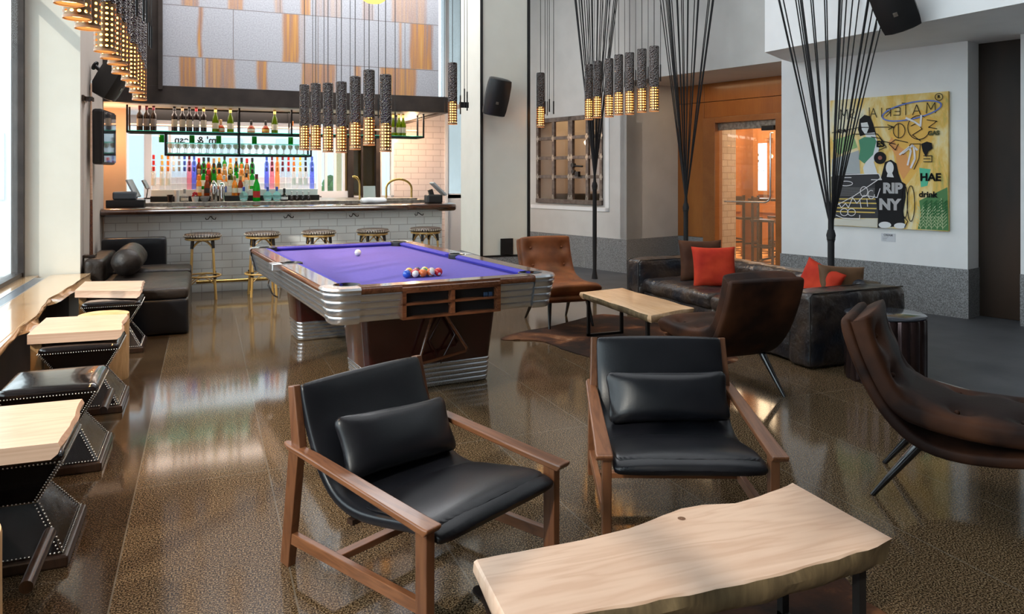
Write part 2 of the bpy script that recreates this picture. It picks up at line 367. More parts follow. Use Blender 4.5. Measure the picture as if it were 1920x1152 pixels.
# ================================================================ SETTING
ZC = 5.6; XL = -1.13; XG = -1.62; YB = 12.6
W0 = (7.167, 5.364); WA = math.radians(17.05)          # oblique right-hand wall: local x into the wall, local y along it
NW = (math.cos(WA), math.sin(WA)); EW = (-math.sin(WA), math.cos(WA))
def wl(s, t, z=0): return (W0[0]+NW[0]*s+EW[0]*t, W0[1]+NW[1]*s+EW[1]*t, z)
def wobj(mb, name, m, parent=None, **k):
    return mb.build(name, m, parent, loc=(W0[0], W0[1], 0), rot=(0, 0, WA), **k)
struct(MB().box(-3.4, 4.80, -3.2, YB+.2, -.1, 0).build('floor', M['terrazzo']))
struct(MB().box(4.80, 11, -3.2, YB+2.2, -.1, -.0005).build('floor', M['slate']))
struct(MB().box(-3.4, 11, -3.2, 14.6, ZC, ZC+.1).build('ceiling', flat('grey_ceiling', (.30, .30, .31))))
# window bay on the left: low wall under the ledge, glazing, end pier
struct(MB().box(XG-.35, XG+.02, -3.2, 8.4, 0, .43).build('wall_left', M['bronze']))
struct(MB().box(XG-.03, XL, 8.4, 10.25, 0, ZC).build('wall_left', M['taupe']))
struct(MB().box(XG-.03, XL+.004, 8.392, 8.4, 0, ZC).build('wall_left', M['cream']))
struct(MB().box(XL, XL+.001, 8.4, 10.25, 0, .01).build('baseboard_left', M['black']))
wf = MB()
for y in (8.33, 6.2, 4.1, 2.0, -.1, -2.2): wf.box(XG-.06, XG+.04, y-.03, y+.03, .5, ZC)
wf.box(XG-.06, XG+.03, -3.2, 8.36, .5, .54).box(XG-.06, XG+.03, -3.2, 8.36, 3.2, 3.26)
win = struct(wf.build('window_1', M['bronze'])); 
MB().box(XG-.012, XG-.004, -3.2, 8.36, .52, ZC).build('pane', M['glass'], win)
struct(MB().box(-3.4, 11, -3.3, -3.2, 0, ZC).build('wall_front_added', flat('umber_wall', (.16, .13, .11))))  # unseen wall, added to stop frontal light from behind the camera
struct(MB().box(10.9, 11, -3.2, 8.0, 0, ZC).build('wall_east_added', flat('umber_wall', (.16, .13, .11))))  # unseen wall, added to close the right side and deepen contrast
# end behind the bar
struct(MB().box(-1.75, -.99, 11.4, 11.55, 0, ZC).build('wall_left', M['peach_lit']))
struct(MB().box(-1.75, -1.6, 10.25, YB, 0, ZC).build('wall_left', M['peach_lit']))
def xb(x): return XY(x, YB)[0]
wb = MB(); 
wb.box(-1.75, 8, YB, YB+.2, 0, 1.12)
wb.box(-1.75, xb(600), YB, YB+.2, 2.2, 3.0)
wb.box(xb(600), xb(738), YB, YB+.2, 2.35, 3.0)
wb.box(xb(596), xb(603), YB, YB+.2, 1.1, 2.4).box(xb(270), xb(284), YB, YB+.2, 1.1, 2.4)
wb.box(xb(862)+.5, 8, YB, YB+.2, 0, ZC)
struct(wb.build('wall_back', M['paint_white']))
struct(MB().box(xb(738), xb(833), YB-.02, YB+.2, 0, 2.75).build('wall_back', M['tile_back']))
struct(MB().box(xb(833), xb(838), YB-.06, YB+.2, 0, ZC).build('trim_1', M['paint_white']))
wn = MB()
for x in (318, 612, 629, 645): wn.box(xb(x)-.02, xb(x)+.02, YB+.02, YB+.1, 1.12, 2.4)
wn.box(xb(603), xb(652), YB+.0, YB+.1, 1.12, 1.2)
wn.box(xb(712), xb(716), YB, YB+.1, 1.12, 2.4).box(xb(733), xb(738), YB-.02, YB+.1, 1.12, 2.4).box(xb(838), xb(842), YB, YB+.1, 1.1, ZC)
wn.box(xb(838), xb(838)+.8, YB, YB+.1, 1.06, 1.14).box(xb(838), xb(838)+.8, YB, YB+.1, 2.62, 2.70)
wn2 = struct(wn.build('window_2', M['paint_white']))
MB().box(-1.7, 4.6, YB+.12, YB+.13, 1.1, ZC).build('pane', glassy('tinted_window_glass', (.76, .80, .82), .97, .02, .5), wn2)
# dark-framed opening with a dim room behind it
wd = MB(); x0, x1 = xb(652), xb(712)
wd.box(x0, x0+.09, YB-.05, YB+.1, 1.06, 2.5).box(x1-.07, x1, YB-.05, YB+.1, 1.06, 2.5).box(x0, x1, YB-.05, YB+.1, 2.35, 2.5).box(x0+.22, x0+.25, YB-.02, YB+.04, 1.06, 2.4)
wdo = struct(wd.build('window_3', M['bronze']))
struct(MB().box(x0-.02, x1+.02, YB+1.1, YB+1.15, .9, 2.6).box(x0-.05, x0, YB+.1, YB+1.1, .9, 2.6).box(x1, x1+.05, YB+.1, YB+1.1, .9, 2.6).box(x0, x1, YB+.1, YB+1.1, .9, 1.12).box(x0, x1, YB+.1, YB+1.1, 2.5, 2.6).build('wall_back', flat('ochre_wall', (.42, .30, .10))))
# outside the windows
struct(MB().box(-30, 14, YB+4.5, 40, -.3, -.1).box(-30, XG-.4, -20, YB+4.5, -.3, -.1).build('floor', flat('pavement', (.45, .45, .44), .9)))
b = MB().box(-14, 9, 24, 26, -.2, 4.6).build('building', flat('pale_facade', (.66, .70, .72)))
tag(b, 'pale building across the street seen through the bar windows', 'building')
for k in range(10): MB().box(-12+k*2.0, -11+k*2.0, 23.95, 24.02, .8, 2.6).build('window', flat('far_window', (.5, .55, .6)), b)
bush = MB()
for k in range(26): bush.sphere((2.35+random.uniform(-.3, .3), 14.4+random.uniform(-.2, .2), 1.06+random.uniform(0, .32)), .11, 4)
tag(bush.build('shrub', mat('shrub_leaves', (.03, .11, .02), .8, c2=(.12, .3, .05), ns=20), smooth=180), 'green shrub outside the window behind the back bar', 'shrub')
tag(MB().box(1.9, 2.9, 14.1, 14.7, -.1, .92).build('planter', flat('planter_paint', (.6, .6, .6))), 'pale planter box holding the shrub outside the bar window', 'planter')
# stone clad box above the bar with rust streaks kept in the stone itself
def stone():
    x0, x1, z0, z1 = -.506, 3.03, 2.555, ZC; nx, nz = 230, 150
    rows = [(2.555, 2.925, [(337, 368, 1), (384, 440, .85), (482, 501, 1), (565, 628, .9), (664, 676, .9), (712, 780, .95)]),
            (2.925, 3.56, [(371, 379, 1), (530, 561, 1), (562, 572, .25), (748, 753, .8), (769, 811, 1)]),
            (3.56, 4.2, [(340, 372, .8), (428, 456, .8), (515, 530, .5), (564, 582, .9), (590, 640, .3), (680, 700, .4), (735, 800, .55)]),
            (4.2, 4.85, [(360, 400, .9), (600, 640, .7)]), (4.85, ZC, [(480, 520, .9), (700, 760, .7)])]
    inv = lambda X: min(range(301, 840), key=lambda p: abs(XY(p, 10.2)[0]-X))
    pxs = [inv(x0+(x1-x0)*i/nx) for i in range(nx+1)]
    me = bpy.data.meshes.new('wall_bar_stone'); vs = []; fs = []; col = []
    for j in range(nz+1):
        z = z0+(z1-z0)*j/nz; ri = [k for k, r in enumerate(rows) if z <= r[1]+1e-6][0]
        for i in range(nx+1):
            vs.append((x0+(x1-x0)*i/nx, 10.2, z)); a = 0
            for (p0, p1, s) in rows[ri][2]:
                wob = 2.5*mnoise.noise(Vector((0, z*3, p0)))
                t = min(pxs[i]-p0-wob, p1-pxs[i]+wob)/5.0
                a = max(a, s*max(0, min(1, t+.5)))
            col.append(a)
    for j in range(nz):
        for i in range(nx): k = j*(nx+1)+i; fs.append((k, k+1, k+nx+2, k+nx+1))
    me.from_pydata(vs, [], fs); at = me.attributes.new('rust', 'FLOAT', 'POINT'); at.data.foreach_set('value', col)
    m, nt, b = newmat('rust_streaked_stone'); b.inputs['Roughness'].default_value = .55
    a = nd(nt, 'ShaderNodeAttribute', attribute_name='rust'); v = coords(nt)
    st = noise(nt, coords(nt, (26, 1, .7)), 1, 4, .6); base = ramp(nt, noise(nt, v, 60, 3), [(.35, (.33, .33, .36)), (.65, (.43, .43, .46))])
    rust = ramp(nt, st, [(.30, (.16, .055, .018)), (.45, (.36, .13, .022)), (.58, (.50, .23, .05)), (.75, (.55, .36, .17))])
    f = math_(nt, 'MULTIPLY', a.outputs['Fac'], math_(nt, 'ADD', .25, math_(nt, 'MULTIPLY', st, 1.2)))
    f = math_(nt, 'MINIMUM', f, 1)
    mx = nd(nt, 'ShaderNodeMix', data_type='RGBA'); nt.links.new(f, mx.inputs[0]); nt.links.new(base, mx.inputs[6]); nt.links.new(rust, mx.inputs[7])
    # panel joints
    sp = nd(nt, 'ShaderNodeSeparateXYZ'); nt.links.new(v, sp.inputs[0]); z = sp.outputs[2]; x = sp.outputs[0]; l = None
    for zz in (2.925, 3.56, 4.2, 4.85):
        q = math_(nt, 'LESS_THAN', math_(nt, 'ABSOLUTE', math_(nt, 'SUBTRACT', z, zz)), .004); l = q if l is None else math_(nt, 'MAXIMUM', l, q)
    for xx, za, zb in ((-.03, 2.5, 2.925), (1.38, 2.5, 2.925), (.33, 2.925, 3.56), (1.38, 2.925, 3.56), (2.55, 2.5, 3.56), (.9, 3.56, 4.2), (2.1, 3.56, 4.2)):
        q = math_(nt, 'LESS_THAN', math_(nt, 'ABSOLUTE', math_(nt, 'SUBTRACT', x, xx)), .004)
        q = math_(nt, 'MULTIPLY', q, math_(nt, 'MULTIPLY', math_(nt, 'GREATER_THAN', z, za), math_(nt, 'LESS_THAN', z, zb))); l = math_(nt, 'MAXIMUM', l, q)
    m2 = nd(nt, 'ShaderNodeMix', data_type='RGBA'); nt.links.new(l, m2.inputs[0]); nt.links.new(mx.outputs[2], m2.inputs[6]); m2.inputs[7].default_value = (.16, .14, .13, 1)
    nt.links.new(m2.outputs[2], b.inputs['Base Color'])
    me.materials.append(m); o = bpy.data.objects.new('wall_bar_stone', me); COL.objects.link(o); return struct(o)
stone()
struct(MB().box(-.506, 3.03, 10.205, YB, 2.555, ZC).build('wall_bar_box', M['bronze']))
struct(MB().box(XL, 3.185, 10.15, 10.3, 2.335, 2.555).box(3.085, 3.185, 10.3, YB, 2.335, 2.555).box(XL, -.506, 10.15, 10.3, 2.555, ZC).box(-.53, -.48, 10.1, 10.19, 2.5, ZC).build('trim_2', M['bronze'], bevel=.004))
struct(MB().box(-1.7, 3.085, 10.3, YB, 2.36, 2.40).build('ceiling', M['paint_white']))
# pillar in the middle
pil = MB().box(3.03, 3.64, 8.44, 9.2, .5, ZC); struct(pil.build('wall_pillar', M['cream'], bevel=.004))
struct(MB().box(3.02, 3.645, 8.43, 9.2, 0, .5).build('baseboard_pillar', M['granite']))
struct(MB().box(3.022, 3.05, 8.425, 8.45, .48, ZC).box(3.625, 3.66, 8.425, 9.2, .48, ZC).box(3.03, 3.64, 8.425, 8.435, .48, .5).build('trim_3', M['black']))
# ---- oblique wall
up = MB().box(0, 1.25, 2.08, 4.62, 2.86, ZC).box(0, .35, 4.62, 9.3, 2.41, ZC).box(0, .35, 4.62, 5.10, .5, 2.41).box(0, 1.2, 4.62, 4.75, .5, 2.86).box(0, .35, 5.10, 9.3, .5, 1.0).box(0, .35, 6.64, 9.3, 1.0, 2.41)
struct(wobj(up, 'wall_right', M['plaster']))
gr = MB().box(-.012, .36, 4.608, 9.3, 0, .5).box(.36, 1.2, 4.608, 4.75, 0, .5)
struct(wobj(gr, 'baseboard_right', M['granite']))
struct(wobj(MB().box(0, 1.4, -.001, 2.08, .5, ZC), 'wall_right', M['plaster_white']))
struct(wobj(MB().box(-.014, 1.4, -.012, 2.09, 0, .5), 'baseboard_right', M['granite']))
jt = MB()
for t in (.84, 1.75, 5.5, 6.6): jt.box(-.0155, 0, t-.002, t+.002, 0, .5)
struct(wobj(jt, 'trim_4', flat('pale_grout', (.4, .4, .38))))
struct(wobj(MB().box(.28, .36, -.47, -.001, 0, 2.9), 'door_1', M['door'], bevel=.004))
struct(wobj(MB().box(0, .5, -3.6, -.465, .5, ZC), 'wall_right', M['plaster_white'])); struct(wobj(MB().box(-.014, .5, -3.6, -.465, 0, .5), 'baseboard_right', M['granite']))
struct(wobj(MB().box(0, .5, -3.6, -.0, 2.9, ZC), 'wall_right', M['plaster_white']))
# soffit box hanging over the art wall
c1 = (5.742, 6.70); pts = [c1, (6.30, 7.05), (7.0, 7.4), (8.6, 2.0), (8.6, -1.5), (6.52, -1.5)]
struct(MB().prism(pts, 2.82, ZC).build('ceiling_soffit', M['plaster_white']))
# window in the oblique wall
def wt(x, s=0):
    p = wl(s, 0); u = (x-960)/FOC; dx = VW[0]+RT[0]*u; dy = VW[1]+RT[1]*u
    det = -dx*EW[1]+dy*EW[0]; return (p[1]*dx-p[0]*dy)/(-(dx*EW[1]-dy*EW[0])) if abs(det) > 1e-9 else 0
cw = MB(); z0, z1 = 1.0, 2.41; T0, T1 = 5.10, 6.64
cw.box(-.03, .03, T0, T0+.055, z0, z1).box(-.03, .03, T1-.055, T1, z0, z1).box(-.03, .03, T0, T1, z1-.07, z1).box(-.04, .03, T0, T1, z0, z0+.07).box(-.03, .03, 5.76, 5.86, z0, z1)
for t in (5.43, 6.22): cw.box(-.025, .02, t-.03, t+.03, z0, z1)
for z in (1.435, 1.745, 2.07): cw.box(-.025, .02, T0, T1, z-.026, z+.026)
cwo = struct(wobj(cw, 'window_4', mat('weathered_steel', (.11, .085, .072), .5, .4, c2=(.19, .155, .135), ns=14), bevel=.003))
ws = MB()
for t in (5.12, 5.43, 5.78, 5.84, 6.22, 6.60):
    for z in (1.09, 1.435, 1.745, 2.07):
        ws.box(-.031, -.024, t-.03, t+.03, z-.02, z+.02).box(-.031, -.024, t-.014, t+.014, z-.05, z+.05)
wobj(ws, 'weld_plate', M['steel'], cwo); [setattr(o, 'location', (0, 0, 0)) or setattr(o, 'rotation_euler', (0, 0, 0)) for o in kids(cwo)]
lk = MB(); lk.tube([(-.03, 5.70, 1.62), (-.09, 5.70, 1.62)], .035, 12).tube([(-.03, 5.70, 1.52), (-.08, 5.70, 1.52)], .03, 12).tube([(-.07, 5.70, 1.61), (-.07, 5.48, 1.60)], .014, 8).box(-.09, -.04, 5.56, 5.64, 1.44, 1.52)
lk.build('window_latch', M['black'], cwo, smooth=40)
MB().box(-.002, .002, T0, T1, z0, z1).build('pane', M['glass'], cwo)
struct(wobj(MB().box(-.012, 0, 4.97, 5.05, .90, 2.5).box(-.012, 0, 4.97, 6.8, .90, .96), 'trim_5', M['plaster_white'], bevel=.003))
# cherry panelled end of the recess with the glass door
wd = MB(); s0 = 1.2
def pan(t0, t1, za, zb): wd.box(s0, s0+.05, t0+.004, t1-.004, za+.004, zb-.004)
pan(4.12, 4.75, 2.58, 2.95); pan(4.12, 4.75, .5, 2.58); pan(1.9, 4.12, 2.58, 2.95); pan(1.9, 4.12, 2.335, 2.58)
struct(wobj(MB().box(s0+.03, s0+.1, 1.9, 2.80, 0, 2.95).box(s0+.03, s0+.1, 4.02, 4.75, .5, 2.95).box(s0+.03, s0+.1, 2.8, 4.02, 2.30, 2.95), 'wall_recess', M['bronze']))
struct(wobj(wd, 'wall_recess', M['cherry'], bevel=.003))
struct(wobj(MB().box(s0-.01, s0+.1, 4.12, 4.75, 0, .5), 'baseboard_recess', M['granite']))
df = MB().box(s0-.03, s0+.16, 3.90, 4.12, 0, 2.335).box(s0-.03, s0+.16, 2.62, 2.885, 0, 2.335).box(s0-.03, s0+.16, 2.885, 3.90, 2.25, 2.335)
dfo = struct(wobj(df, 'door_2', M['cherry_h'], bevel=.004))
dg = MB().box(s0+.06, s0+.07, 2.9, 3.89, .02, 2.14).build('door_glass', M['glass'], dfo)
MB().box(s0+.05, s0+.08, 2.885, 3.90, 2.14, 2.25).build('door_rail', M['steel'], dfo, bevel=.003)
MB().tube([(s0+.0, 2.98, 2.06), (s0+.0, 2.98, 1.16), (s0, 3.0, 1.10), (s0, 3.06, 1.07), (s0, 3.75, 1.07)], .014, 10).tube([(s0, 2.98, 2.06), (s0+.06, 2.98, 2.06)], .01).tube([(s0, 3.7, 1.07), (s0+.06, 3.7, 1.07)], .01).build('door_handle', M['chrome'], dfo, smooth=60)
MB().box(s0-.02, s0+.05, 2.92, 3.12, 2.10, 2.17).build('door_closer', M['black'], dfo, bevel=.01)
# ---- restaurant beyond the oblique wall
checker_m, nt, b = newmat('checker_floor'); ck = nd(nt, 'ShaderNodeTexChecker'); ck.inputs['Scale'].default_value = 3.0
nt.links.new(coords(nt, (1, 1, 0)), ck.inputs[0]); ck.inputs[1].default_value = (.62, .32, .12, 1); ck.inputs[2].default_value = (.09, .045, .02, 1)
nt.links.new(ck.outputs[0], b.inputs['Base Color']); b.inputs['Roughness'].default_value = .25
struct(wobj(MB().box(1.3, 6.6, -1, 9.3, -.08, .004), 'floor', checker_m))
SR = 5.0
rw = MB().box(SR, SR+.1, -1, 5.36, 0, 3).box(SR, SR+.1, 5.86, 9.3, 0, 3).box(SR, SR+.1, 5.36, 5.86, 0, 1.14).box(SR, SR+.1, 5.36, 5.86, 2.12, 3).box(.4, SR+.1, 9.2, 9.3, 0, 3)
struct(wobj(rw, 'wall_restaurant', M['cherry']))
struct(wobj(MB().box(.4, SR+.1, -1, 9.3, 3, 3.1), 'ceiling', flat('warm_ceiling', (.6, .5, .4))))
struct(wobj(MB().box(1.42, 1.93, 4.05, 4.2, 0, 3.0), 'wall_brick', M['brick']))
rp = MB().box(3.0, 3.16, 4.44, 4.60, 0, 3).box(3.4, 3.5, 4.75, 4.95, 0, 3)
rp.box(SR-.08, SR, 5.30, 5.38, 1.1, 2.2).box(SR-.08, SR, 5.82, 5.92, 1.1, 2.2).box(SR-.08, SR, 5.30, 5.92, 2.1, 2.2).box(SR-.08, SR, 5.30, 5.92, 1.08, 1.16).box(SR-.05, SR, 3.6, 8, 2.45, 2.52).box(SR-.05, SR, 3.6, 8, .72, .86)
struct(wobj(rp, 'trim_6', M['cherry']))
lw = struct(wobj(MB().box(SR+.04, SR+.05, 5.36, 5.86, 1.14, 2.12), 'window_5', M['glass']))
def signtext(body, size, y, z, name, bold):
    o = textmesh(body, size, .002, bold=bold); o.v = [(-q, -x, yy) for x, yy, q in o.v]; o.build(name, flat('black_paint', (.02, .02, .02)), lw, loc=(SR+.03, y, z))
signtext('C', .26, 5.72, 1.80, 'sign_letter', .01); signtext('OYSTER', .07, 5.62, 1.55, 'sign_lettering', 0)
MB().box(SR+.025, SR+.035, 5.47, 5.77, 1.632, 1.64).build('sign_rule', flat('black_paint', (.02, .02, .02)), lw)
struct(wobj(MB().box(1.9, 2.0, 4.95, 9.2, 0, 3.0).box(.4, 2.0, 4.78, 4.84, 0, 3), 'wall_restaurant', M['cherry']))
area('grille_window_fill', wl(1.1, 6.2, 2.9), (0, 0, WA), .8, 3, 16, (1, .62, .30))  # added warm fill so the wood behind the grilled window shows orange
la = area('restaurant_lights', wl(3.6, 4.4, 2.9), (0, 0, WA), 3.0, 5, 380, (1, .72, .44))
area('recess_fill', wl(.75, 3.4, 2.84), (0, 0, WA), .3, 1.6, 5, (1, .72, .42))  # added fill light to brighten the door wood, no fixture modelled
area('bar_ceiling_light', (1.2, 11.4, 2.34), (0, 0, 0), 3.8, 1.2, 85, (1, .82, .70))
point('bar_warm_lamp', (-1.1, 10.9, 1.95), 14, (1, .55, .25), .05)
point('bar_warm_lamp', (3.1, 11.9, 2.1), 22, (1, .60, .32), .05)
# ================================================================ BAR
bar = thing('bar_counter', 'long bar counter with white subway tile front, dark wood top and brass foot rail', 'bar counter', (1.03, 10.3, 0))
def bl(mb): mb.v = [(x-1.03, y-10.3, z) for x, y, z in mb.v]; return mb
bl(MB().box(-1.12, 3.07, 10.17, 10.42, 0, .965)).build('tiled_front', M['tile'], bar)
nose = MB(); prof = [(9.99, .965), (9.93, .975), (9.895, .995), (9.89, 1.02), (9.905, 1.045), (9.94, 1.062), (9.98, 1.068), (10.62, 1.068), (10.62, 1.03), (10.05, 1.0), (10.05, .965)]
xs = [-1.12, 3.12, 3.19, 3.22]; ins = [0, 0, .03, .09]
nose.loft([[(x, y+(i if y < 10.3 else -i), z) for y, z in prof] for x, i in zip(xs, ins)], cap=True)
bl(nose).build('counter_top', M['barwood'], bar, smooth=35)
for px in (395, 541, 663, 785):
    X = XY(px, 10.12)[0]; hk = MB()
    for s in (-1, 1): hk.tube([(X, 10.172, .945), (X+s*.012, 10.13, .935), (X+s*.03, 10.085, .912), (X+s*.052, 10.09, .908), (X+s*.06, 10.1, .93)], .0055, 6)
    bl(hk).build('hook', M['black'], bar, smooth=60)
fr = bl(MB().tube([(-.1, 9.97, .155), (3.05, 9.97, .155)], .021, 12)).build('foot_rail', M['brass'], bar, smooth=60)
for X in (.52, 1.6, 2.6):
    bl(MB().tube([(X, 9.97, .155), (X, 9.97, .012)], .011, 8).lathe([(.04, .0), (.035, .012), (.014, .02)], (X, 9.97, .0), 14).tube([(X, 9.97, .06), (X, 10.168, .06)], .008, 6)).build('rail_bracket', M['brass'], fr, smooth=50)
# rear bar: worktop, tiered bottle step
bb = thing('back_bar', 'dark back bar worktop behind the counter with steel rail', 'back bar', (1.2, 11.2, 0))
bm_ = lambda mb: (setattr(mb, 'v', [(x-1.2, y-11.2, z) for x, y, z in mb.v]), mb)[1]
bm_(MB().box(-.95, 3.05, 10.95, 12.3, 0, 1.06)).build('cabinet', M['bronze'], bb)
bm_(MB().box(-.96, 3.06, 10.9, 12.32, 1.06, 1.10)).build('worktop', M['steel'], bb, bevel=.004)
bm_(MB().box(-.9, 3.05, 10.62, 10.66, 1.03, 1.105)).build('splash_rail', M['steel'], bb, bevel=.003)
XS0, XS1 = XY(282, 11.2)[0], XY(598, 11.2)[0]
STEPS = [(11.15, 11.32, 1.175), (11.32, 11.49, 1.26), (11.49, 11.66, 1.345), (11.66, 11.83, 1.43)]
for i, (ya, yb, z) in enumerate(STEPS):
    o = MB().box(XS0, XS1, ya+.001, yb-.001, 1.101, z).build('display_step', M['blackpl'] if i == 0 else flat('lit_acrylic_step', (.85, .85, .88)), bevel=.003)
    tag(o, ['low black front step of the bottle display on the back bar', 'lowest of the three white bottle steps behind the black one', 'middle one of the three white bottle steps', 'highest rear one of the three white bottle steps'][i], 'display step', 'stepped bottle display')
# bottles ---------------------------------------------------------------
GL = {'clear': glassy('bottle_clear', (.93, .95, .97), .9), 'green': glassy('bottle_green', (.05, .55, .12), .5), 'amber': glassy('bottle_amber', (.92, .55, .16), .65),
      'blue': glassy('bottle_blue', (.50, .58, .98), .75), 'pink': glassy('bottle_pink', (.98, .66, .72), .75), 'dark': mat('bottle_dark', (.02, .012, .012), .08, spec=.8),
      'aqua': glassy('bottle_aqua', (.60, .90, .92), .8), 'brown': glassy('bottle_brown', (.45, .16, .04), .55), 'olive': glassy('bottle_olive', (.22, .30, .04), .5), 'orange': glassy('bottle_orange', (1, .72, .45), .75)}
BP = {}
def bottle_proto(shape, glass, cap, label):
    k = (shape, glass, cap, label)
    if k in BP: return BP[k]
    H = {'tall': .31, 'wine': .31, 'champ': .31, 'squat': .17, 'round': .2, 'spirit': .28, 'fat': .27, 'small': .12}[shape]
    pr = {'tall': [(.030, 0), (.032, .01), (.032, .19), (.029, .215), (.015, .24), (.0135, .285)],
          'wine': [(.036, 0), (.037, .01), (.037, .19), (.03, .22), (.0145, .245), (.0135, .30)],
          'champ': [(.042, 0), (.044, .01), (.043, .15), (.035, .2), (.018, .245), (.015, .295)],
          'squat': [(.05, 0), (.052, .01), (.05, .07), (.03, .095), (.014, .11), (.014, .145)],
          'round': [(.03, 0), (.05, .02), (.062, .06), (.055, .1), (.02, .13), (.014, .17)],
          'spirit': [(.033, 0), (.035, .01), (.035, .16), (.03, .19), (.015, .215), (.015, .255)],
          'fat': [(.036, 0), (.0385, .015), (.037, .13), (.03, .175), (.018, .2), (.016, .245)],
          'small': [(.022, 0), (.03, .02), (.024, .05), (.01, .07), (.009, .1)]}[shape]
    o = MB().lathe(pr, n=12).build('bottle', GL[glass], None, smooth=50)
    rc, zc = pr[-1]; MB().lathe([(rc+.003, zc-.03), (rc+.0035, zc), (rc+.0035, zc+.028), (rc-.002, zc+.032)], n=12).build('cap', flat('cap_'+cap, CAPS[cap], .35), o, smooth=50)
    if label:
        r = pr[1][0]+.0012; za = pr[2][1]*.3; zb = pr[2][1]*.82
        lb = MB(); vs = []; n = 8
        for z in (za, zb):
            for i in range(n+1): t = -PI/2-1.1+2.2*i/n; vs.append((r*math.cos(t), r*math.sin(t), z))
        lb.add(vs, [(i, i+1, n+2+i, n+1+i) for i in range(n)]); lb.build('label', flat('label_'+label, CAPS[label], .6), o, smooth=180)
    BP[k] = o; o['_used'] = 0; return o
CAPS = {'red': (.6, .03, .03), 'gold': (.75, .5, .12), 'black': (.02, .02, .02), 'orange': (.85, .22, .03), 'white': (.85, .85, .85), 'blue': (.06, .12, .55), 'silver': (.6, .6, .62), 'cream': (.8, .74, .6), 'cork': (.45, .28, .14), 'yellow': (.9, .65, .08), 'grey': (.35, .35, .37), 'maroon': (.16, .02, .03)}
GN = {'clear': 'clear', 'green': 'green', 'amber': 'amber', 'blue': 'blue', 'pink': 'pink', 'dark': 'dark', 'aqua': 'pale aqua', 'brown': 'brown', 'olive': 'olive green', 'orange': 'orange'}
def bottle(X, Y, Z, shape, glass, cap, label, text, group, sc=1, rz=0):
    p = bottle_proto(shape, glass, cap, label)
    if p['_used']: o = copy_tree(p)
    else: o = p; p['_used'] = 1
    if '_used' in o and o is not p: del o['_used']
    o.location = (X, Y, Z); o.scale = (sc, sc, sc); o.rotation_euler = (0, 0, rz); return tag(o, text, 'bottle', group)
def row(xs, Y, Z, kinds, group, where):
    cnt = {}; tot = {}
    ks = [kinds[i % len(kinds)] for i in range(len(xs))]
    for k in ks: kk = (k[1], k[2]); tot[kk] = tot.get(kk, 0)+1
    for px, k in zip(xs, ks):
        shape, glass, cap, label = k[:4]; kk = (glass, cap); cnt[kk] = cnt.get(kk, 0)+1
        pre = (ORD[cnt[kk]-1]+' ') if tot[kk] > 1 else ''; suf = ', from left' if tot[kk] > 1 else ''
        bottle(XY(px, Y)[0], Y, Z, shape, glass, cap, label, f"{pre}{GN[glass]} bottle with {cap} cap, {where}{suf}", group, k[4] if len(k) > 4 else 1)
T = 'tall'
capL = [(T, 'clear', 'red', 'white'), (T, 'clear', 'gold', 'white'), (T, 'clear', 'orange', 'white'), (T, 'clear', 'white', None), (T, 'clear', 'grey', None), (T, 'clear', 'blue', None), (T, 'pink', 'maroon', None), (T, 'blue', 'blue', None)]
capR = [(T, 'blue', 'blue', None), (T, 'pink', 'maroon', None), (T, 'orange', 'orange', None), (T, 'clear', 'maroon', None), (T, 'clear', 'red', None), (T, 'clear', 'orange', 'white'), (T, 'clear', 'yellow', 'white'), (T, 'clear', 'black', 'white')]
mid = [('spirit', 'amber', 'cork', 'cream'), ('spirit', 'green', 'black', 'white'), ('fat', 'brown', 'red', 'black'), ('spirit', 'green', 'black', None), ('spirit', 'amber', 'black', 'white'), ('fat', 'amber', 'cork', 'cream'), ('spirit', 'olive', 'gold', 'cream'), (T, 'green', 'black', 'white'), ('fat', 'orange', 'orange', 'cream')]
for i, (ya, yb, z) in enumerate(STEPS[1:]):
    Y = (ya+yb)/2; row_n = ['lowest white step', 'middle white step', 'rear white step'][i]; g = 'bottles '+row_n
    row([288, 304, 315, 326, 336, 346, 355, 364], Y, z, capL, g, 'left end of '+row_n)
    row([373, 382, 391, 401, 411, 421, 432, 443, 453, 463, 473][(i % 2):], Y, z, mid[i:]+mid[:i], g, 'middle of '+row_n)
    row([500, 510, 520, 530, 541, 551, 563, 573, 585], Y, z, capR, g, 'right end of '+row_n)
row([373, 388, 420, 430, 440, 451, 462], 11.23, STEPS[0][2], [('spirit', 'amber', 'orange', 'cream'), ('fat', 'brown', 'red', 'black'), ('spirit', 'clear', 'silver', 'blue'), ('spirit', 'clear', 'black', 'white'), ('fat', 'amber', 'cork', 'cream'), ('fat', 'brown', 'cork', 'white'), (T, 'clear', 'black', 'white')], 'bottles on the black front step', 'on the black front step')
row([346, 457, 502, 519, 533], 11.0, 1.10, [('squat', 'clear', 'grey', 'cream'), ('round', 'aqua', 'blue', 'white'), ('round', 'aqua', 'blue', 'white'), ('round', 'aqua', 'blue', 'white'), ('squat', 'dark', 'black', 'white')], 'bottles in front of the step', 'on worktop before the steps')
row([547, 557, 568, 579], 11.02, 1.10, [('small', 'dark', 'silver', None)], 'small bitters bottles', 'tiny, at worktop right end')
bottle(XY(481, 11.0)[0], 11.0, 1.10, 'champ', 'green', 'maroon', 'red', 'bright green round-shouldered bottle with red label in front of the step', 'bottles in front of the step', 1.15)
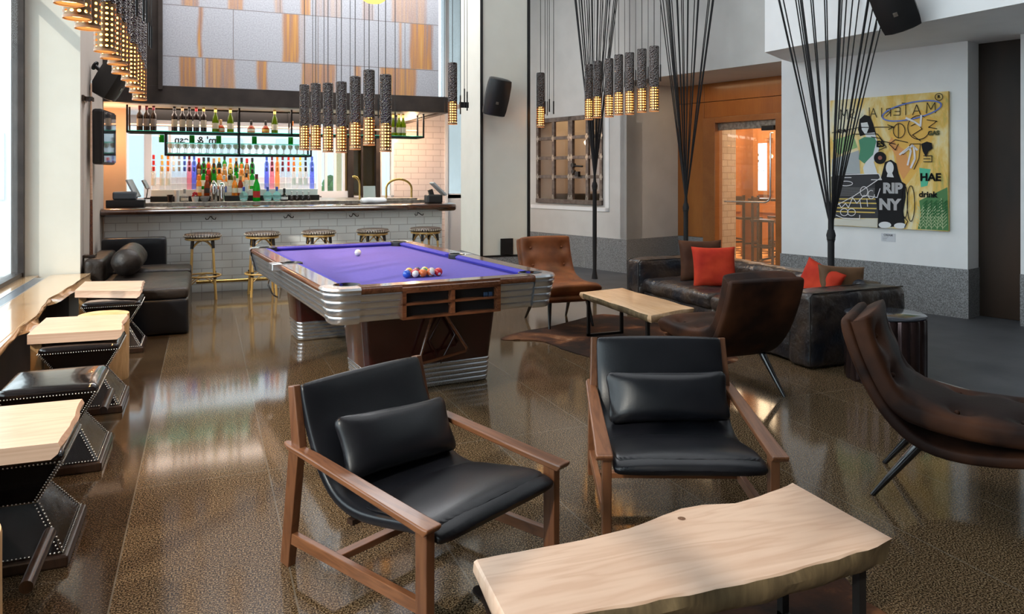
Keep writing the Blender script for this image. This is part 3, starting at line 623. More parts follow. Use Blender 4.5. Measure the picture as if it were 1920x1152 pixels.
# bar tools in front of the step
def tool(name, px, prof, m, text, cat, Y=10.98):
    o = MB().lathe(prof, n=14).build(name, m, smooth=50, loc=(XY(px, Y)[0], Y, 1.10)); return tag(o, text, cat)
tool('cocktail_shaker', 401, [(.03, 0), (.042, .02), (.05, .2), (.05, .21), (.035, .25), (.02, .27), (.02, .29)], M['chrome'], 'tall silver cocktail shaker on the worktop, left one of two', 'shaker')
tool('cocktail_shaker', 416, [(.034, 0), (.04, .15), (.045, .2), (.03, .25), (.014, .26)], M['chrome'], 'shorter silver and black cocktail shaker right of the tall one', 'shaker')
tool('tumbler', 319, [(.028, 0), (.04, .1), (.037, .1), (.026, .01)], GL['dark'], 'dark tumbler on the worktop by the left bottles', 'glass')
tool('straw_jar', 332, [(.03, 0), (.032, .16), (.028, .16)], M['white'], 'slim white jar of straws beside the dark tumbler', 'jar')
tool('bowl', 384, [(.03, 0), (.055, .04), (.06, .07), (.055, .07)], flat('grey_bowl', (.3, .3, .3)), 'small grey bowl in front of the amber bottles', 'bowl')
cb = tool('garnish_cup', 366, [(.035, 0), (.05, .07), (.046, .07)], M['white'], 'white cup of red garnish in front of the step', 'cup')
gm = MB()
for k in range(14): gm.sphere((random.uniform(-.03, .03), random.uniform(-.03, .03), .075+random.uniform(0, .05)), .014, 4)
gm.build('garnish', flat('red_garnish', (.5, .03, .06)), cb, smooth=180)
# hanging bottle rack ---------------------------------------------------
rk = thing('hanging_bottle_rack', 'black steel rack with teal edged glass shelves hung above the bar', 'shelf', (1.0, 10.95, 2.36))
rl = lambda mb: (setattr(mb, 'v', [(x-1.0, y-10.95, z-2.36) for x, y, z in mb.v]), mb)[1]
RA, RB = XY(240, 10.9)[0], XY(790, 10.9)[0]; ra, rb = XY(311, 10.9)[0], XY(581, 10.9)[0]
fm = MB(); q = .011
for y in (10.78, 11.12):
    fm.box(RA, RB, y-q, y+q, 2.005, 2.027); fm.box(ra, rb, y-q, y+q, 1.715, 1.737)
    for px in (240, 448, 545, 590, 660, 790): X = XY(px, 10.9)[0]; fm.box(X-q, X+q, y-q, y+q, 2.005, 2.36)
    for px in (311, 448, 581): X = XY(px, 10.9)[0]; fm.box(X-q, X+q, y-q, y+q, 1.715, 2.01)
for X in (RA, RB, XY(590, 10.9)[0]): fm.box(X-q, X+q, 10.78, 11.12, 2.005, 2.027)
for X in (ra, rb): fm.box(X-q, X+q, 10.78, 11.12, 1.715, 1.737)
rl(fm).build('frame', M['black'], rk)
rl(MB().box(RA, RB, 10.79, 11.11, 2.028, 2.036)).build('glass_shelf', M['glass_green'], rk)
rl(MB().box(ra, rb, 10.79, 11.11, 1.738, 1.746)).build('glass_shelf', M['glass_green'], rk)
rl(MB().box(ra, rb, 10.79, 11.11, 1.878, 1.886)).build('glass_shelf', M['glass_green'], rk)
rl(MB().box(RA, RB, 11.13, 11.15, 2.13, 2.142)).build('light_strip', M['strip'], rk)
rl(MB().box(RA+.2, RB-.3, 11.16, 11.2, 2.20, 2.36)).build('valance', M['black'], rk)
g = 'bottles on the upper hanging shelf'
row([262, 275, 288, 327, 342, 355, 368, 382], 10.87, 2.036, [('wine', 'dark', 'maroon', 'grey'), ('wine', 'dark', 'maroon', 'grey'), ('wine', 'dark', 'maroon', 'grey'), ('wine', 'dark', 'black', 'cream'), ('wine', 'dark', 'cork', 'cream'), ('wine', 'dark', 'black', 'cream'), ('wine', 'dark', 'red', 'white'), ('wine', 'dark', 'gold', 'cream')], g, 'on the hanging shelf')
row([404, 432, 515, 737, 748, 756], 10.9, 2.036, [('champ', 'olive', 'gold', 'cream')], g, 'champagne shaped, hanging shelf')
row([414, 471, 498, 548], 10.95, 2.036, [('squat', 'brown', 'cork', 'cream'), ('squat', 'brown', 'black', 'cream'), ('squat', 'brown', 'black', 'gold'), ('squat', 'clear', 'orange', None)], g, 'squat, hanging shelf')
for i, px in enumerate((303, 360, 410, 477, 545)):
    o = MB().lathe([(.03, 0), (.033, .005), (.033, .1), (.03, .1), (.03, .01)], n=12).build('candle_glass', GL['green'], smooth=50, loc=(XY(px, 10.86)[0], 10.86, 1.887)); tag(o, f'green glass tumbler under the upper shelf, {ORD[i]} from the left', 'glass', 'green tumblers on the middle shelf')
if True:
    gp = MB().lathe([(.03, 0), (.028, .004), (.004, .01), (.004, .06), (.026, .082), (.032, .108), (.026, .126)], n=10).build('wine_glass', glassy('stemware_glass', (.80, .70, .66), .72), smooth=60); used = False
    for r, Y in enumerate((10.84, 10.98)):
        for i in range(20):
            X = ra+.05+(rb-ra-.1)*(i+.25*r)/19.5; o = gp if not used else gp.copy()
            if used: COL.objects.link(o)
            used = True; o.location = (X, Y, 1.747); tag(o, f"stemmed glass on the lowest hanging shelf, {['front', 'back'][r]} row, {ORD[i]} from the left", 'wine glass', 'stemmed glasses on the lowest hanging shelf')
sg = textmesh("m' & nesn", .15, .002, mirror=True, bold=.004); sg.v = [(x, z, y) for x, y, z in sg.v]
tag(sg.build('window_lettering', flat('black_paint', (.02, .02, .02)), loc=(XY(360, YB)[0]+.05, YB+.05, 2.0)), 'black lettering seen in mirror image on the window behind the bar', 'sign')
# registers, taps, towel
rg = thing('cash_register', 'black cash register with tilted screens at the left end of the bar', 'cash register', (-.9, 10.4, 1.068))
MB().soft((0, 0, .045), (.42, .3, .09), .01, 4).build('cash_drawer', M['blackpl'], rg, smooth=50)
MB().box(-.14, .12, -.12, .12, .09, .19).build('printer', flat('slate_plastic', (.07, .085, .10)), rg, bevel=.02)
MB().box(-.11, .11, -.012, .012, 0, .24, Matrix.Translation((.13, 0, .12)) @ Matrix.Rotation(PI/2-.2, 4, 'Z') @ Matrix.Rotation(-.45, 4, 'X')).build('screen', flat('screen_grey', (.35, .37, .38)), rg, bevel=.006)
MB().box(-.07, .07, -.01, .01, 0, .12, Matrix.Translation((.24, .04, .22)) @ Matrix.Rotation(PI/2-.2, 4, 'Z') @ Matrix.Rotation(-.45, 4, 'X')).tube([(.22, .04, .09), (.24, .04, .24)], .008).build('customer_display', M['steel'], rg, bevel=.004)
rg2 = thing('order_terminal', 'black order terminal with tilted screen at the right end of the bar', 'order terminal', (2.98, 10.25, 1.068))
MB().box(-.12, .1, -.1, .1, 0, .12).build('base', M['blackpl'], rg2, bevel=.02)
MB().box(-.03, .03, -.03, .03, .1, .2, Matrix.Rotation(-.3, 4, 'Y')).build('neck', M['blackpl'], rg2)
MB().box(-.13, .13, -.1, .1, -.015, .015, Matrix.Translation((.06, 0, .2)) @ Matrix.Rotation(.75, 4, 'Y')).build('screen', flat('screen_grey', (.05, .05, .05)), rg2, bevel=.008)
def arch(name, X, Y, w, h, text, r=.016, full=True):
    n = 12; pts = [(X-w/2, Y, 1.10)]+[(X-w/2*math.cos(PI*k/n), Y, 1.10+h-w*.36+w*.36*math.sin(PI*k/n)) for k in range(n+1)]
    if full: pts.append((X+w/2, Y, 1.10))
    else: pts = pts[::-1]
    if not full: pts = [(X+w/2, Y, 1.10)]+[(X+w/2-w/2*(1-math.cos(PI*k/n*.6)), Y, 1.10+h*.6+h*.4*math.sin(PI*k/n*.6)) for k in range(n+1)]
    return tag(MB().tube(pts, r, 12).build(name, M['brass'], smooth=60), text, 'tap')
arch('brass_tap_arch', XY(748, 10.98)[0], 10.98, .38, .30, 'polished brass arch tap behind the right of the bar')
arch('brass_spout', XY(664, 11.05)[0], 11.05, .16, .34, 'single brass gooseneck spout on the back bar', .014, False)
dt = tag(MB().box(2.1, 2.85, 10.66, 10.93, 1.10, 1.13).build('drip_tray', M['steel'], bevel=.004), 'ridged steel drip tray under the brass tap arch', 'tray'); dt.location.z = .0015
tag(MB().box(2.1, 2.85, 10.67, 10.89, 0, 1.09).build('tap_cabinet', M['bronze']), 'dark cabinet carrying the drip tray behind the counter', 'cabinet')
tw = MB().soft((0, 0, .03), (.34, .2, .06), .028, 10, (0, 0, .012), .012, 14); tag(tw.build('bar_towel', M['white'], smooth=180, loc=(XY(700, 10.45)[0], 10.45, 1.079)), 'folded white towel on the bar beside the order terminal', 'towel')
tag(MB().box(-.09, .09, -.004, .004, 0, .2, Matrix.Rotation(-.15, 4, 'X')).build('menu_card', M['paper'], loc=(XY(693, 11.2)[0], 11.2, 1.102)), 'pale framed card standing on the back bar before the dark window', 'card')
# bar stools ------------------------------------------------------------
def stool():
    r = thing('bar_stool', '', 'bar stool', (0, 0, 0))
    wm, nt, b = newmat('woven_seat'); b.inputs['Roughness'].default_value = .4; ck = nd(nt, 'ShaderNodeTexChecker'); ck.inputs['Scale'].default_value = 42
    nt.links.new(coords(nt, (1, 1, .6), 'Object', (0, 0, PI/4)), ck.inputs[0]); ck.inputs[1].default_value = (.025, .014, .012, 1); ck.inputs[2].default_value = (.16, .115, .085, 1); nt.links.new(ck.outputs[0], b.inputs['Base Color'])
    MB().lathe([(.19, 0), (.205, .01), (.208, .03), (.195, .048), (.15, .055), (.08, .05), (0.001, .048)], (0, 0, .72), 28).build('seat', wm, r, smooth=60)
    edge = MB()
    for k in range(40):
        t = 2*PI*k/40; edge.sphere((.205*math.cos(t), .205*math.sin(t), .743), .0095, 4, (1, 1, 1.3))
    edge.build('seat_lacing', flat('cream_lacing', (.42, .37, .30)), r, smooth=180)
    MB().tube([(.185*math.cos(2*PI*k/24), .185*math.sin(2*PI*k/24), .705) for k in range(24)], .012, 8, closed=True).build('seat_ring', M['rattan'], r, smooth=60)
    for k in range(4):
        t = PI/4+k*PI/2; c, s = math.cos(t), math.sin(t)
        lg = MB().tube([(.155*c, .155*s, .70), (.175*c, .175*s, .38), (.205*c, .205*s, .0)], [.014, .0145, .015], 9).build('leg', M['rattan'], r, smooth=60)
        MB().tube([(.153*c, .153*s, .715), (.163*c, .163*s, .60)], .019, 9).build('binding', M['leather_brown'], lg, smooth=60)
        MB().tube([(.19*c, .19*s, .30), (.192*c, .192*s, .24)], .0175, 9).build('binding', M['leather_brown'], lg, smooth=60)
    for k in range(4):
        t0 = PI/4+k*PI/2; t1 = t0+PI/2; br = MB(); n = 8; pts = []
        for i in range(n+1):
            f = i/n; x = .165*((1-f)*math.cos(t0)+f*math.cos(t1)); y = .165*((1-f)*math.sin(t0)+f*math.sin(t1)); pts.append((x, y, .59+.10*math.sin(PI*f)))
        br.tube(pts, .0075, 6).build('arched_brace', M['rattan'], r, smooth=60)
    MB().tube([(.20*math.cos(2*PI*k/24), .20*math.sin(2*PI*k/24), .27) for k in range(24)], .012, 8, closed=True).build('foot_ring', M['rattan'], r, smooth=60)
    lo = MB()
    for k in range(4):
        t0 = PI/4+k*PI/2; t1 = t0+PI/2
        lo.tube([(.19*((1-f)*math.cos(t0)+f*math.cos(t1)), .19*((1-f)*math.sin(t0)+f*math.sin(t1)), .17+.09*math.sin(PI*f)) for f in [i/8 for i in range(9)]], .007, 6)
    lo.build('lower_brace', M['rattan'], r, smooth=60)
    return r
sp = stool(); gs = 'rattan bar stools along the tiled bar front'
for i, (px, lab) in enumerate(((380, 'rattan bar stool with woven seat just right of the black corner couch'), (492, 'rattan bar stool beyond the far left corner of the pool table'), (598, 'rattan bar stool third from left, behind the cue ball end of the pool table'), (699, 'rattan bar stool fourth from left, legs hidden by the pool table'), (798, 'rattan bar stool at the right end of the tiled bar front'))):
    X = XY(px, 9.66)[0]
    if i == 0: sp.location = (X, 9.66, 0); sp['label'] = lab; sp['group'] = gs
    else: dup(sp, (X, 9.66, 0), .06*i, lab, gs)
# ================================================================ LEFT SIDE: ledge, slabs, stools, couch
lg = thing('window_ledge', 'long varnished live-edge wood ledge under the left window', 'ledge', (-1.3, 3, 0))
ll = lambda mb: (setattr(mb, 'v', [(x+1.3, y-3, z) for x, y, z in mb.v]), mb)[1]
edge = [(-1.035, 8.38), (-1.06, 8.0), (-1.09, 7.4), (-1.115, 6.9), (-1.10, 6.5), (-1.07, 6.1), (-1.075, 5.7), (-1.06, 5.3), (-1.04, 4.9), (-1.03, 4.4), (-1.06, 3.8), (-1.05, 3.0), (-1.03, 2.2), (-1.06, 1.2), (-1.04, -.5), (-1.05, -3)]
def slabmesh(poly, z0, z1, under=.02, jit=.008, seed=1, ends=()):
    """live-edge slab: rounded irregular rim drawn in towards the underside"""
    c = Vector((sum(p[0] for p in poly)/len(poly), sum(p[1] for p in poly)/len(poly)))
    rings = []
    for zf, inset in ((0, under), (.25, under*.25), (.6, -.002), (.93, .002), (1, .007)):
        r = []
        for i, p in enumerate(poly):
            d = Vector(p)-c; L = max(d.length, 1e-6); k = 0 if i in ends else 1
            j = mnoise.noise(Vector((p[0]*9, p[1]*9, zf*4+seed)))*jit*k*(1 if zf < .95 else .3)
            # inset along the local normal
            a = Vector(poly[i-1]); b = Vector(poly[(i+1) % len(poly)]); t = (b-a).normalized(); nrm = Vector((t.y, -t.x))
            if nrm.dot(d) < 0: nrm = -nrm
            q = Vector(p)-nrm*(inset*k+j); r.append((q.x, q.y, z0+(z1-z0)*zf))
        rings.append(r)
    m = MB(); m.loft(rings); n = len(poly); m.f.append(tuple(range(n-1, -1, -1))); m.f.append(tuple(4*n+i for i in range(n))); return m
def dens(pts, step=.05, amp=0, seed=0):
    out = []
    for i in range(len(pts)-1):
        a, b = Vector(pts[i]), Vector(pts[i+1]); n = max(1, int((b-a).length/step)); t = (b-a).normalized(); nr = Vector((t.y, -t.x))
        for k in range(n):
            p = a.lerp(b, k/n); w_ = mnoise.noise(Vector((p.x*3+seed, p.y*3, seed)))*amp+mnoise.noise(Vector((p.x*9+seed, p.y*9, seed)))*amp*.35
            if k == 0 and i == 0: w_ = 0
            p = p+nr*w_; out.append((p.x, p.y))
    out.append(tuple(pts[-1])); return out
poly = dens(edge, .12, .014, 3)+[(-1.37, -3), (-1.37, 8.38)]
ll(slabmesh(poly, .44, .5, .03, .008, 2, (len(poly)-1, len(poly)-2, 0))).build('ledge_board', M['ledge'], lg, smooth=35)
ll(MB().box(-1.595, -1.475, -3, 8.38, .44, .5)).build('rear_board', M['ledge'], lg, bevel=.003)
vt = MB().box(-1.475, -1.465, -3, 8.2, .47, .502).box(-1.378, -1.37, -3, 8.2, .47, .502)
for k in range(7): vt.box(-1.46+k*.0125, -1.454+k*.0125, -3, 8.2, .475, .498)
ll(vt).build('air_vent', M['alu'], lg)
ll(MB().box(-1.59, -1.22, -3, 8.38, .001, .438)).build('radiator_casing', M['bronze'], lg)
def slab_table(poly, lab, legs):
    cx = sum(p[0] for p in poly)/len(poly); cy = sum(p[1] for p in poly)/len(poly)
    t = thing('slab_table', lab, 'side table', (cx, cy, 0), 0, 'thick maple slab tables butted against the ledge')
    pl = [(x-cx, y-cy) for x, y in poly]
    a, b_, c_, d_ = pl     # near-left, near-right, far-right, far-left
    pp = [a]+dens([b_, c_], .06, .018, cx+cy)+[d_]
    m = MB(); n = len(pp); rings = []
    for zf, ins_ in ((0, .035), (.3, .012), (.7, 0), (1, .012)):
        rings.append([(x-(ins_+.006*mnoise.noise(Vector((y*12, zf*5, 2))) if 0 < i < n-1 else 0), y, .442+.058*zf) for i, (x, y) in enumerate(pp)])
    m.loft(rings); m.f.append(tuple(range(n-1, -1, -1))); m.f.append(tuple(3*n+i for i in range(n)))
    m.build('slab_top', M['maple'], t, smooth=30)
    for (x, y) in legs: MB().box(x-cx-.03, x-cx+.03, y-cy-.04, y-cy+.04, 0, .442).build('leg', M['log'], t, bevel=.004)
    return t
slab_table([(-1.0, 7.16), (-.49, 6.93), (-.50, 7.60), (-1.0, 7.74)], 'pale maple slab table beside the black corner couch, farthest of three', [(-.95, 7.26), (-.95, 7.6)])
slab_table([(-.985, 5.27), (-.47, 5.23), (-.485, 5.81), (-.985, 5.86)], 'pale maple slab table before the standing log, middle one of three', [(-.945, 5.34), (-.945, 5.78)])
slab_table([(-1.0, 3.11), (-.475, 3.10), (-.475, 3.67), (-.99, 3.68)], 'pale maple slab table nearest the camera at the left edge', [(-.95, 3.2), (-.95, 3.6)])
def log(x, y, r, h, lab):
    m = MB(); rings = []; n = 40
    for z in (0, .01, h*.25, h*.5, h*.75, h-.012, h):
        k = .985 if z in (0, h) else 1
        rings.append([(r*k*(1+.05*mnoise.noise(Vector((math.cos(2*PI*i/n)*2+x, math.sin(2*PI*i/n)*2, y+z*1.5))))*math.cos(2*PI*i/n), r*k*(1+.05*mnoise.noise(Vector((math.cos(2*PI*i/n)*2+x, math.sin(2*PI*i/n)*2, y+z*1.5))))*math.sin(2*PI*i/n), z) for i in range(n)])
    m.loft(rings); o = m.build('log_stump', M['log'], smooth=40, loc=(x, y, 0)); t = MB(); t.v = []; t.add([(rings[-1][i][0], rings[-1][i][1], h) for i in range(n)]+[(rings[-1][i][0], rings[-1][i][1], h-.004) for i in range(n)], [tuple(range(n)), tuple(range(2*n-1, n-1, -1))])
    cut = t.build('cut_face', mat('log_end', (.62, .34, .13), .5, c2=(.78, .52, .26), ns=9), o)
    return tag(o, lab, 'log stool')
log(-.67, 6.10, .165, .462, 'standing peeled log between the two farther maple slab tables')
log(-.69, 2.48, .165, .455, 'standing peeled log cut off by the lower left edge of the photo')
def ottoman(bar_=False):
    t = thing('nailhead_stool', '', 'stool')
    def ring(hx, hy, z): return [(-hx, -hy, z), (hx, -hy, z), (hx, hy, z), (-hx, hy, z)]
    A = (.215, .22); Wt = (.115, .12)
    body = MB().loft([ring(*A, .045), ring(*Wt, .215), ring(*A, .40)], cap=True).build('body', M['patent'], t, bevel=.004)
    MB().box(-.235, .235, -.24, .24, 0, .045).build('plinth', M['darkwood'], t, bevel=.008)
    MB().soft((0, 0, .40), (.432, .442, .05), .024, 12, (0, 0, .012)).build('cushion', M['patent'], t, smooth=180)
    nl = MB()
    def nails(p, q):
        p, q = Vector(p), Vector(q); n = int((q-p).length/.0135)
        for i in range(n+1): nl.sphere(p.lerp(q, i/n), .0042, 3)
    R0, R1, R2 = ring(A[0]+.001, A[1]+.001, .052), ring(Wt[0]+.001, Wt[1]+.001, .215), ring(A[0]+.001, A[1]+.001, .388)
    for i in range(4):
        nails(R0[i], R0[(i+1) % 4]); nails(R2[i], R2[(i+1) % 4])
        nails([c for c in R1[i]], R1[(i+1) % 4])
        for a, b in ((R0, R1), (R1, R2)):
            for j, k in ((i, (i+1) % 4), ((i+1) % 4, i)):
                d0 = (Vector(a[k])-Vector(a[j])).normalized()*.012; nails(Vector(a[j])+d0, Vector(b[j])+d0)
    nl.build('nailhead_trim', M['nail'], t, smooth=180)
    return t
ot = ottoman(); og = 'black nailhead leather stools along the window ledge'
for i, (y, lab) in enumerate(((7.12, 'black nailhead leather stool under the farthest maple slab table'), (5.42, 'black nailhead leather stool tucked under the middle maple slab table'), (4.43, 'black nailhead leather stool with uncovered shiny seat between two slab tables'), (3.45, 'black nailhead leather stool under the nearest slab table'))):
    if i == 0: ot.location = (-.705, y, 0); ot['label'] = lab; ot['group'] = og; o = ot
    else: o = dup(ot, (-.705, y, 0), None, lab, og)
    if i in (1, 3): MB().tube([(.175, -.23, .135), (.175, -.63, .135)], .021, 14).build('foot_bar', M['darkwood'], o, smooth=50)
# corner couch
cc = thing('corner_couch', 'black leather corner couch against the wall left of the bar', 'couch', (-.6, 8.8, 0))
cl = lambda mb: (setattr(mb, 'v', [(x+.6, y-8.8, z) for x, y, z in mb.v]), mb)[1]
cl(MB().soft((-.53, 8.475, .17), (.78, 1.89, .33), .03, 12, (0, 0, 0), .006)).build('base', M['leather'], cc, smooth=180)
cl(MB().soft((-.53, 8.2, .375), (.78, 1.34, .11), .04, 12, (0, 0, .01), .006)).build('seat_cushion', M['leather_brown'], cc, smooth=180)
cl(MB().soft((-.53, 9.15, .385), (.78, .54, .13), .04, 12, (0, 0, .01), .006)).build('seat_cushion', M['leather_brown'], cc, smooth=180)
cl(MB().soft((-1.01, 8.95, .38), (.19, 1.1, .50), .05, 12, (0, 0, 0), .006)).build('side_back', M['leather_brown'], cc, smooth=180)
cl(MB().soft((-.74, 9.56, .38), (.66, .22, .74), .03, 12, (0, 0, 0), .003)).build('end_back', M['leather'], cc, smooth=180)
bo = MB(); pts = []; n = 26; rings = []
for i in range(n+1):
    f = i/n; y = -.45+.9*f; e = min(1, (min(f, 1-f)*10+.02)); r = .138*math.sqrt(e)
    rings.append([((r+(.010*mnoise.noise(Vector((math.cos(a)*2, y*7, math.sin(a)*2)))+.008*math.sin(y*34+math.cos(a)*2)*(.4 if e >= 1 else 1)))*math.cos(a), y, (r+.01*mnoise.noise(Vector((y*8, a, 1))))*math.sin(a)) for a in [2*PI*k/28 for k in range(28)]])
bo.loft(rings, cap=True); tag(bo.build('bolster', M['leather_brown'], smooth=180, loc=(-.72, 8.70, .595)), 'wrinkled dark brown leather bolster lying on the black corner couch', 'bolster')
# cue on the wall, television, wall speaker
cu = thing('pool_cue', 'upright pool cue in two dark clips on the left wall', 'pool cue', (XL+.07, 8.62, .66))
MB().tube([(0, 0, .0), (0, 0, .55)], [.017, .013], 12).build('butt', M['rosewood'], cu, smooth=60)
MB().tube([(0, 0, .55), (0, 0, 1.72)], [.0125, .007], 12).build('shaft', M['maple'], cu, smooth=60)
MB().tube([(0, 0, 1.72), (0, 0, 1.75)], .0065, 10).build('tip', M['white'], cu, smooth=60)
ch = tag(MB().box(XL, XL+.11, 8.56, 8.70, .63, .66).build('cue_holder', M['darkwood'], bevel=.005), 'small dark wooden cup holding the lower end of the cue', 'cue holder')
MB().box(XL+.001, XL+.09, 8.56, 8.60, 2.2, 2.24).box(XL+.001, XL+.09, 8.64, 8.68, 2.2, 2.24).box(XL+.001, XL+.02, 8.5, 8.74, 2.19, 2.25).build('upper_clip', M['darkwood'], cu, loc=(-XL-.07, -8.62, -.66))
tvp = XY(190, 9.2); tv = thing('television', 'black flat television angled out from the left wall', 'television', (-.95, 9.16, 1.86), math.radians(84))
MB().box(-.30, .30, 0, .11, -.29, .29).build('housing', M['blackpl'], tv, bevel=.03)
MB().box(-.275, .275, -.004, .0, -.265, .265).build('screen', M['screen'], tv)
MB().tube([(0, .1, 0), (.0, .17, 0)], .03).build('wall_arm', M['black'], tv)
def speaker(name, lab, loc, rot, sc=1, mount=True):
    t = thing(name, lab, 'loudspeaker', loc); t.rotation_euler = rot; t.scale = (sc, sc, sc)
    m = MB(); rings = []
    for z, k in ((-.22, .8), (-.21, .94), (-.15, 1), (0, 1.03), (.15, 1), (.21, .94), (.22, .8)):
        r = [(x*k, y*k, z+(0 if y < 0 else 0)) for x, y in ((-.14, -.10), (-.09, -.135), (0, -.15), (.09, -.135), (.14, -.10), (.125, .04), (.07, .12), (-.07, .12), (-.125, .04))]
        rings.append(r)
    m.loft(rings, cap=True); m.build('cabinet', M['blackpl'], t, smooth=35)
    MB().box(-.015, .015, -.162, -.152, -.075, -.045).build('badge', M['steel'], t)
    if mount: MB().tube([(0, .1, 0), (-.02, .2, .03)], .02).tube([(-.02, .19, .03), (-.02, .205, .03)], .05, 12).build('bracket', M['black'], t, smooth=50)
    return t
p = D(966, 171, 8.28); speaker('wall_loudspeaker', 'black loudspeaker on the front of the cream pillar', (p[0], 8.25, p[2]), (math.radians(14), math.radians(9), math.radians(-8)), .98)
speaker('wall_loudspeaker', 'black loudspeaker high on the left wall beside the television', (-.93, 9.1, 2.50), (math.radians(30), 0, math.radians(75)), 1.0)
speaker('wall_loudspeaker', 'black loudspeaker under the white soffit at the upper right', (5.66, 4.93, 3.0), (math.radians(30), math.radians(-14), math.radians(-62)), 1.15)
ob = tag(MB().box(3.27, 3.43, 8.405, 8.426, .505, .70).build('outlet_box', M['black'], bevel=.004), 'square black outlet panel low on the cream pillar', 'outlet')
# ================================================================ POOL TABLE
PT = thing('pool_table', 'pool table with purple felt, rosewood rails and ribbed polished metal sides', 'pool table', (1.265, 5.887, 0), math.radians(5.5))
HX, HY_, RC = .765, 1.47, .12
def outline(off, z, a0=None, n=7, sx=.325):
    hx, hy = HX+off, HY_+off; r = RC+off; pts = [(-sx, -hy, z)]
    for cx, cy, t0 in ((-hx+r, -hy+r, 1.5), (-hx+r, hy-r, 1.0), (hx-r, hy-r, .5), (hx-r, -hy+r, 0)):
        for k in range(n+1): t = (t0-.5*k/n)*PI; pts.append((cx+r*math.cos(t), cy+r*math.sin(t), z))
    pts.append((sx, -hy, z)); return pts
def ribs(z0, z1, inset, nr, amp, base=0.0):
    out = []; n = nr*8
    for i in range(n+1):
        f = i/n; out.append((base-inset*f+amp*abs(math.sin(PI*f*nr))**.55, z0+(z1-z0)*f))
    return out
ap = MB().loft([outline(o_, z) for o_, z in ribs(.762, .595, .045, 4, .0045, -.006)]+[outline(-.07, .595)], closed=False)
ap.build('ribbed_apron', M['alu'], PT, smooth=55)
wr_ = [(-.004, .762), (.004, .768), (.006, .785), (.002, .797), (-.006, .802), (-.02, .804)]
# wooden skirt under the rails, along the sides and ends
sk = MB().loft([outline(o_, z) for o_, z in wr_], closed=False)
sk.v += [(-.325, -HY_-.004, .762), (-.325, -HY_-.006, .785), (-.325, -HY_+.02, .804), (.325, -HY_-.004, .762), (.325, -HY_-.006, .785), (.325, -HY_+.02, .804)]
k = len(sk.v)-6; sk.f += [(k, k+3, k+4, k+1), (k+1, k+4, k+5, k+2)]
sk.build('rail_skirt', M['rosewood'], PT, smooth=50)
# corner castings
def corner(sx, sy):
    m = MB(); n = 9; rings = []
    prof = [(-.075, .8065), (-.02, .8065), (.004, .803), (.012, .79)]+ribs(.775, .588, .045, 4, .006, .005)
    for o_, z in prof:
        r = RC+o_; c = (HX-RC, HY_-RC); pts = [(c[0]+r, c[1]-.07), (c[0]+r, c[1])]+[(c[0]+r*math.cos(PI/2*i/n), c[1]+r*math.sin(PI/2*i/n)) for i in range(1, n)]+[(c[0], c[1]+r), (c[0]-.07, c[1]+r)]
        rings.append([(sx*x, sy*y, z) for x, y in pts])
    m.loft(rings, closed=False); m.build('corner_casting', M['alu'], PT, smooth=50)
for sx in (-1, 1):
    for sy in (-1, 1): corner(sx, sy)
BZ = .768
MB().box(-.64, .64, -1.345, 1.345, .735, BZ).build('bed_cloth', M['felt'], PT)
MB().box(-.66, .66, -1.40, 1.40, .62, .733).build('slate_frame', M['darkwood'], PT)
def rail(p0, p1, inw):      # p0,p1 outer top line ends; inward normal
    p0, p1, w_ = Vector(p0), Vector(p1), Vector(inw); t = (p1-p0).normalized()
    def ring(d, z, cut): return [(p0+w_*d+t*cut).to_tuple()+(z,), (p1+w_*d-t*cut).to_tuple()+(z,)]
    m = MB(); m.loft([ring(.0, .79, 0), ring(.004, .8045, 0), ring(.115, .8045, 0), ring(.115, .74, 0)], closed=False)
    m.f.append((0, 2, 4, 6)); m.f.append((1, 7, 5, 3)); o = m.build('rail', M['rosewood'] if abs(w_.x) > .5 else M['rosewood_x'], PT)
    c = MB(); c.loft([ring(.114, .8035, .005), ring(.125, .8045, .01), ring(.158, .797, .035), ring(.165, .790, .04), ring(.150, .771, .03), ring(.12, .769, .01)], closed=False)
    c.f.append((0, 2, 4, 6, 8, 10)); c.f.append((11, 9, 7, 5, 3, 1)); c.build('cushion', M['cushion_felt'], o)
for sx in (-1, 1):
    for sy in (-1, 1): rail((sx*HX, sy*.07), (sx*HX, sy*(HY_-.19)), (-sx, 0))
for sy in (-1, 1): rail((-HX+.19, sy*HY_), (HX-.19, sy*HY_), (0, -sy))
for x, y, r in ((-.62, -1.325, .066), (.62, -1.325, .066), (-.62, 1.325, .066), (.62, 1.325, .066), (-.665, 0, .056), (.665, 0, .056)):
    MB().lathe([(r*.75, .66), (r, .70), (r, .792), (r+.008, .8085), (r+.016, .806), (r+.018, .79), (r+.01, .70), (r*.85, .65)], (x, y, 0), 24).lathe([(r*.8, .69), (.001, .69)], (x, y, 0), 24, cap=False).build('pocket', M['blackpl'], PT, smooth=50)
for sx in (-1, 1): MB().box(sx*HX-.06, sx*HX+.012, -.072, .072, .755, .8075).build('side_plate', M['alu'], PT, bevel=.006)
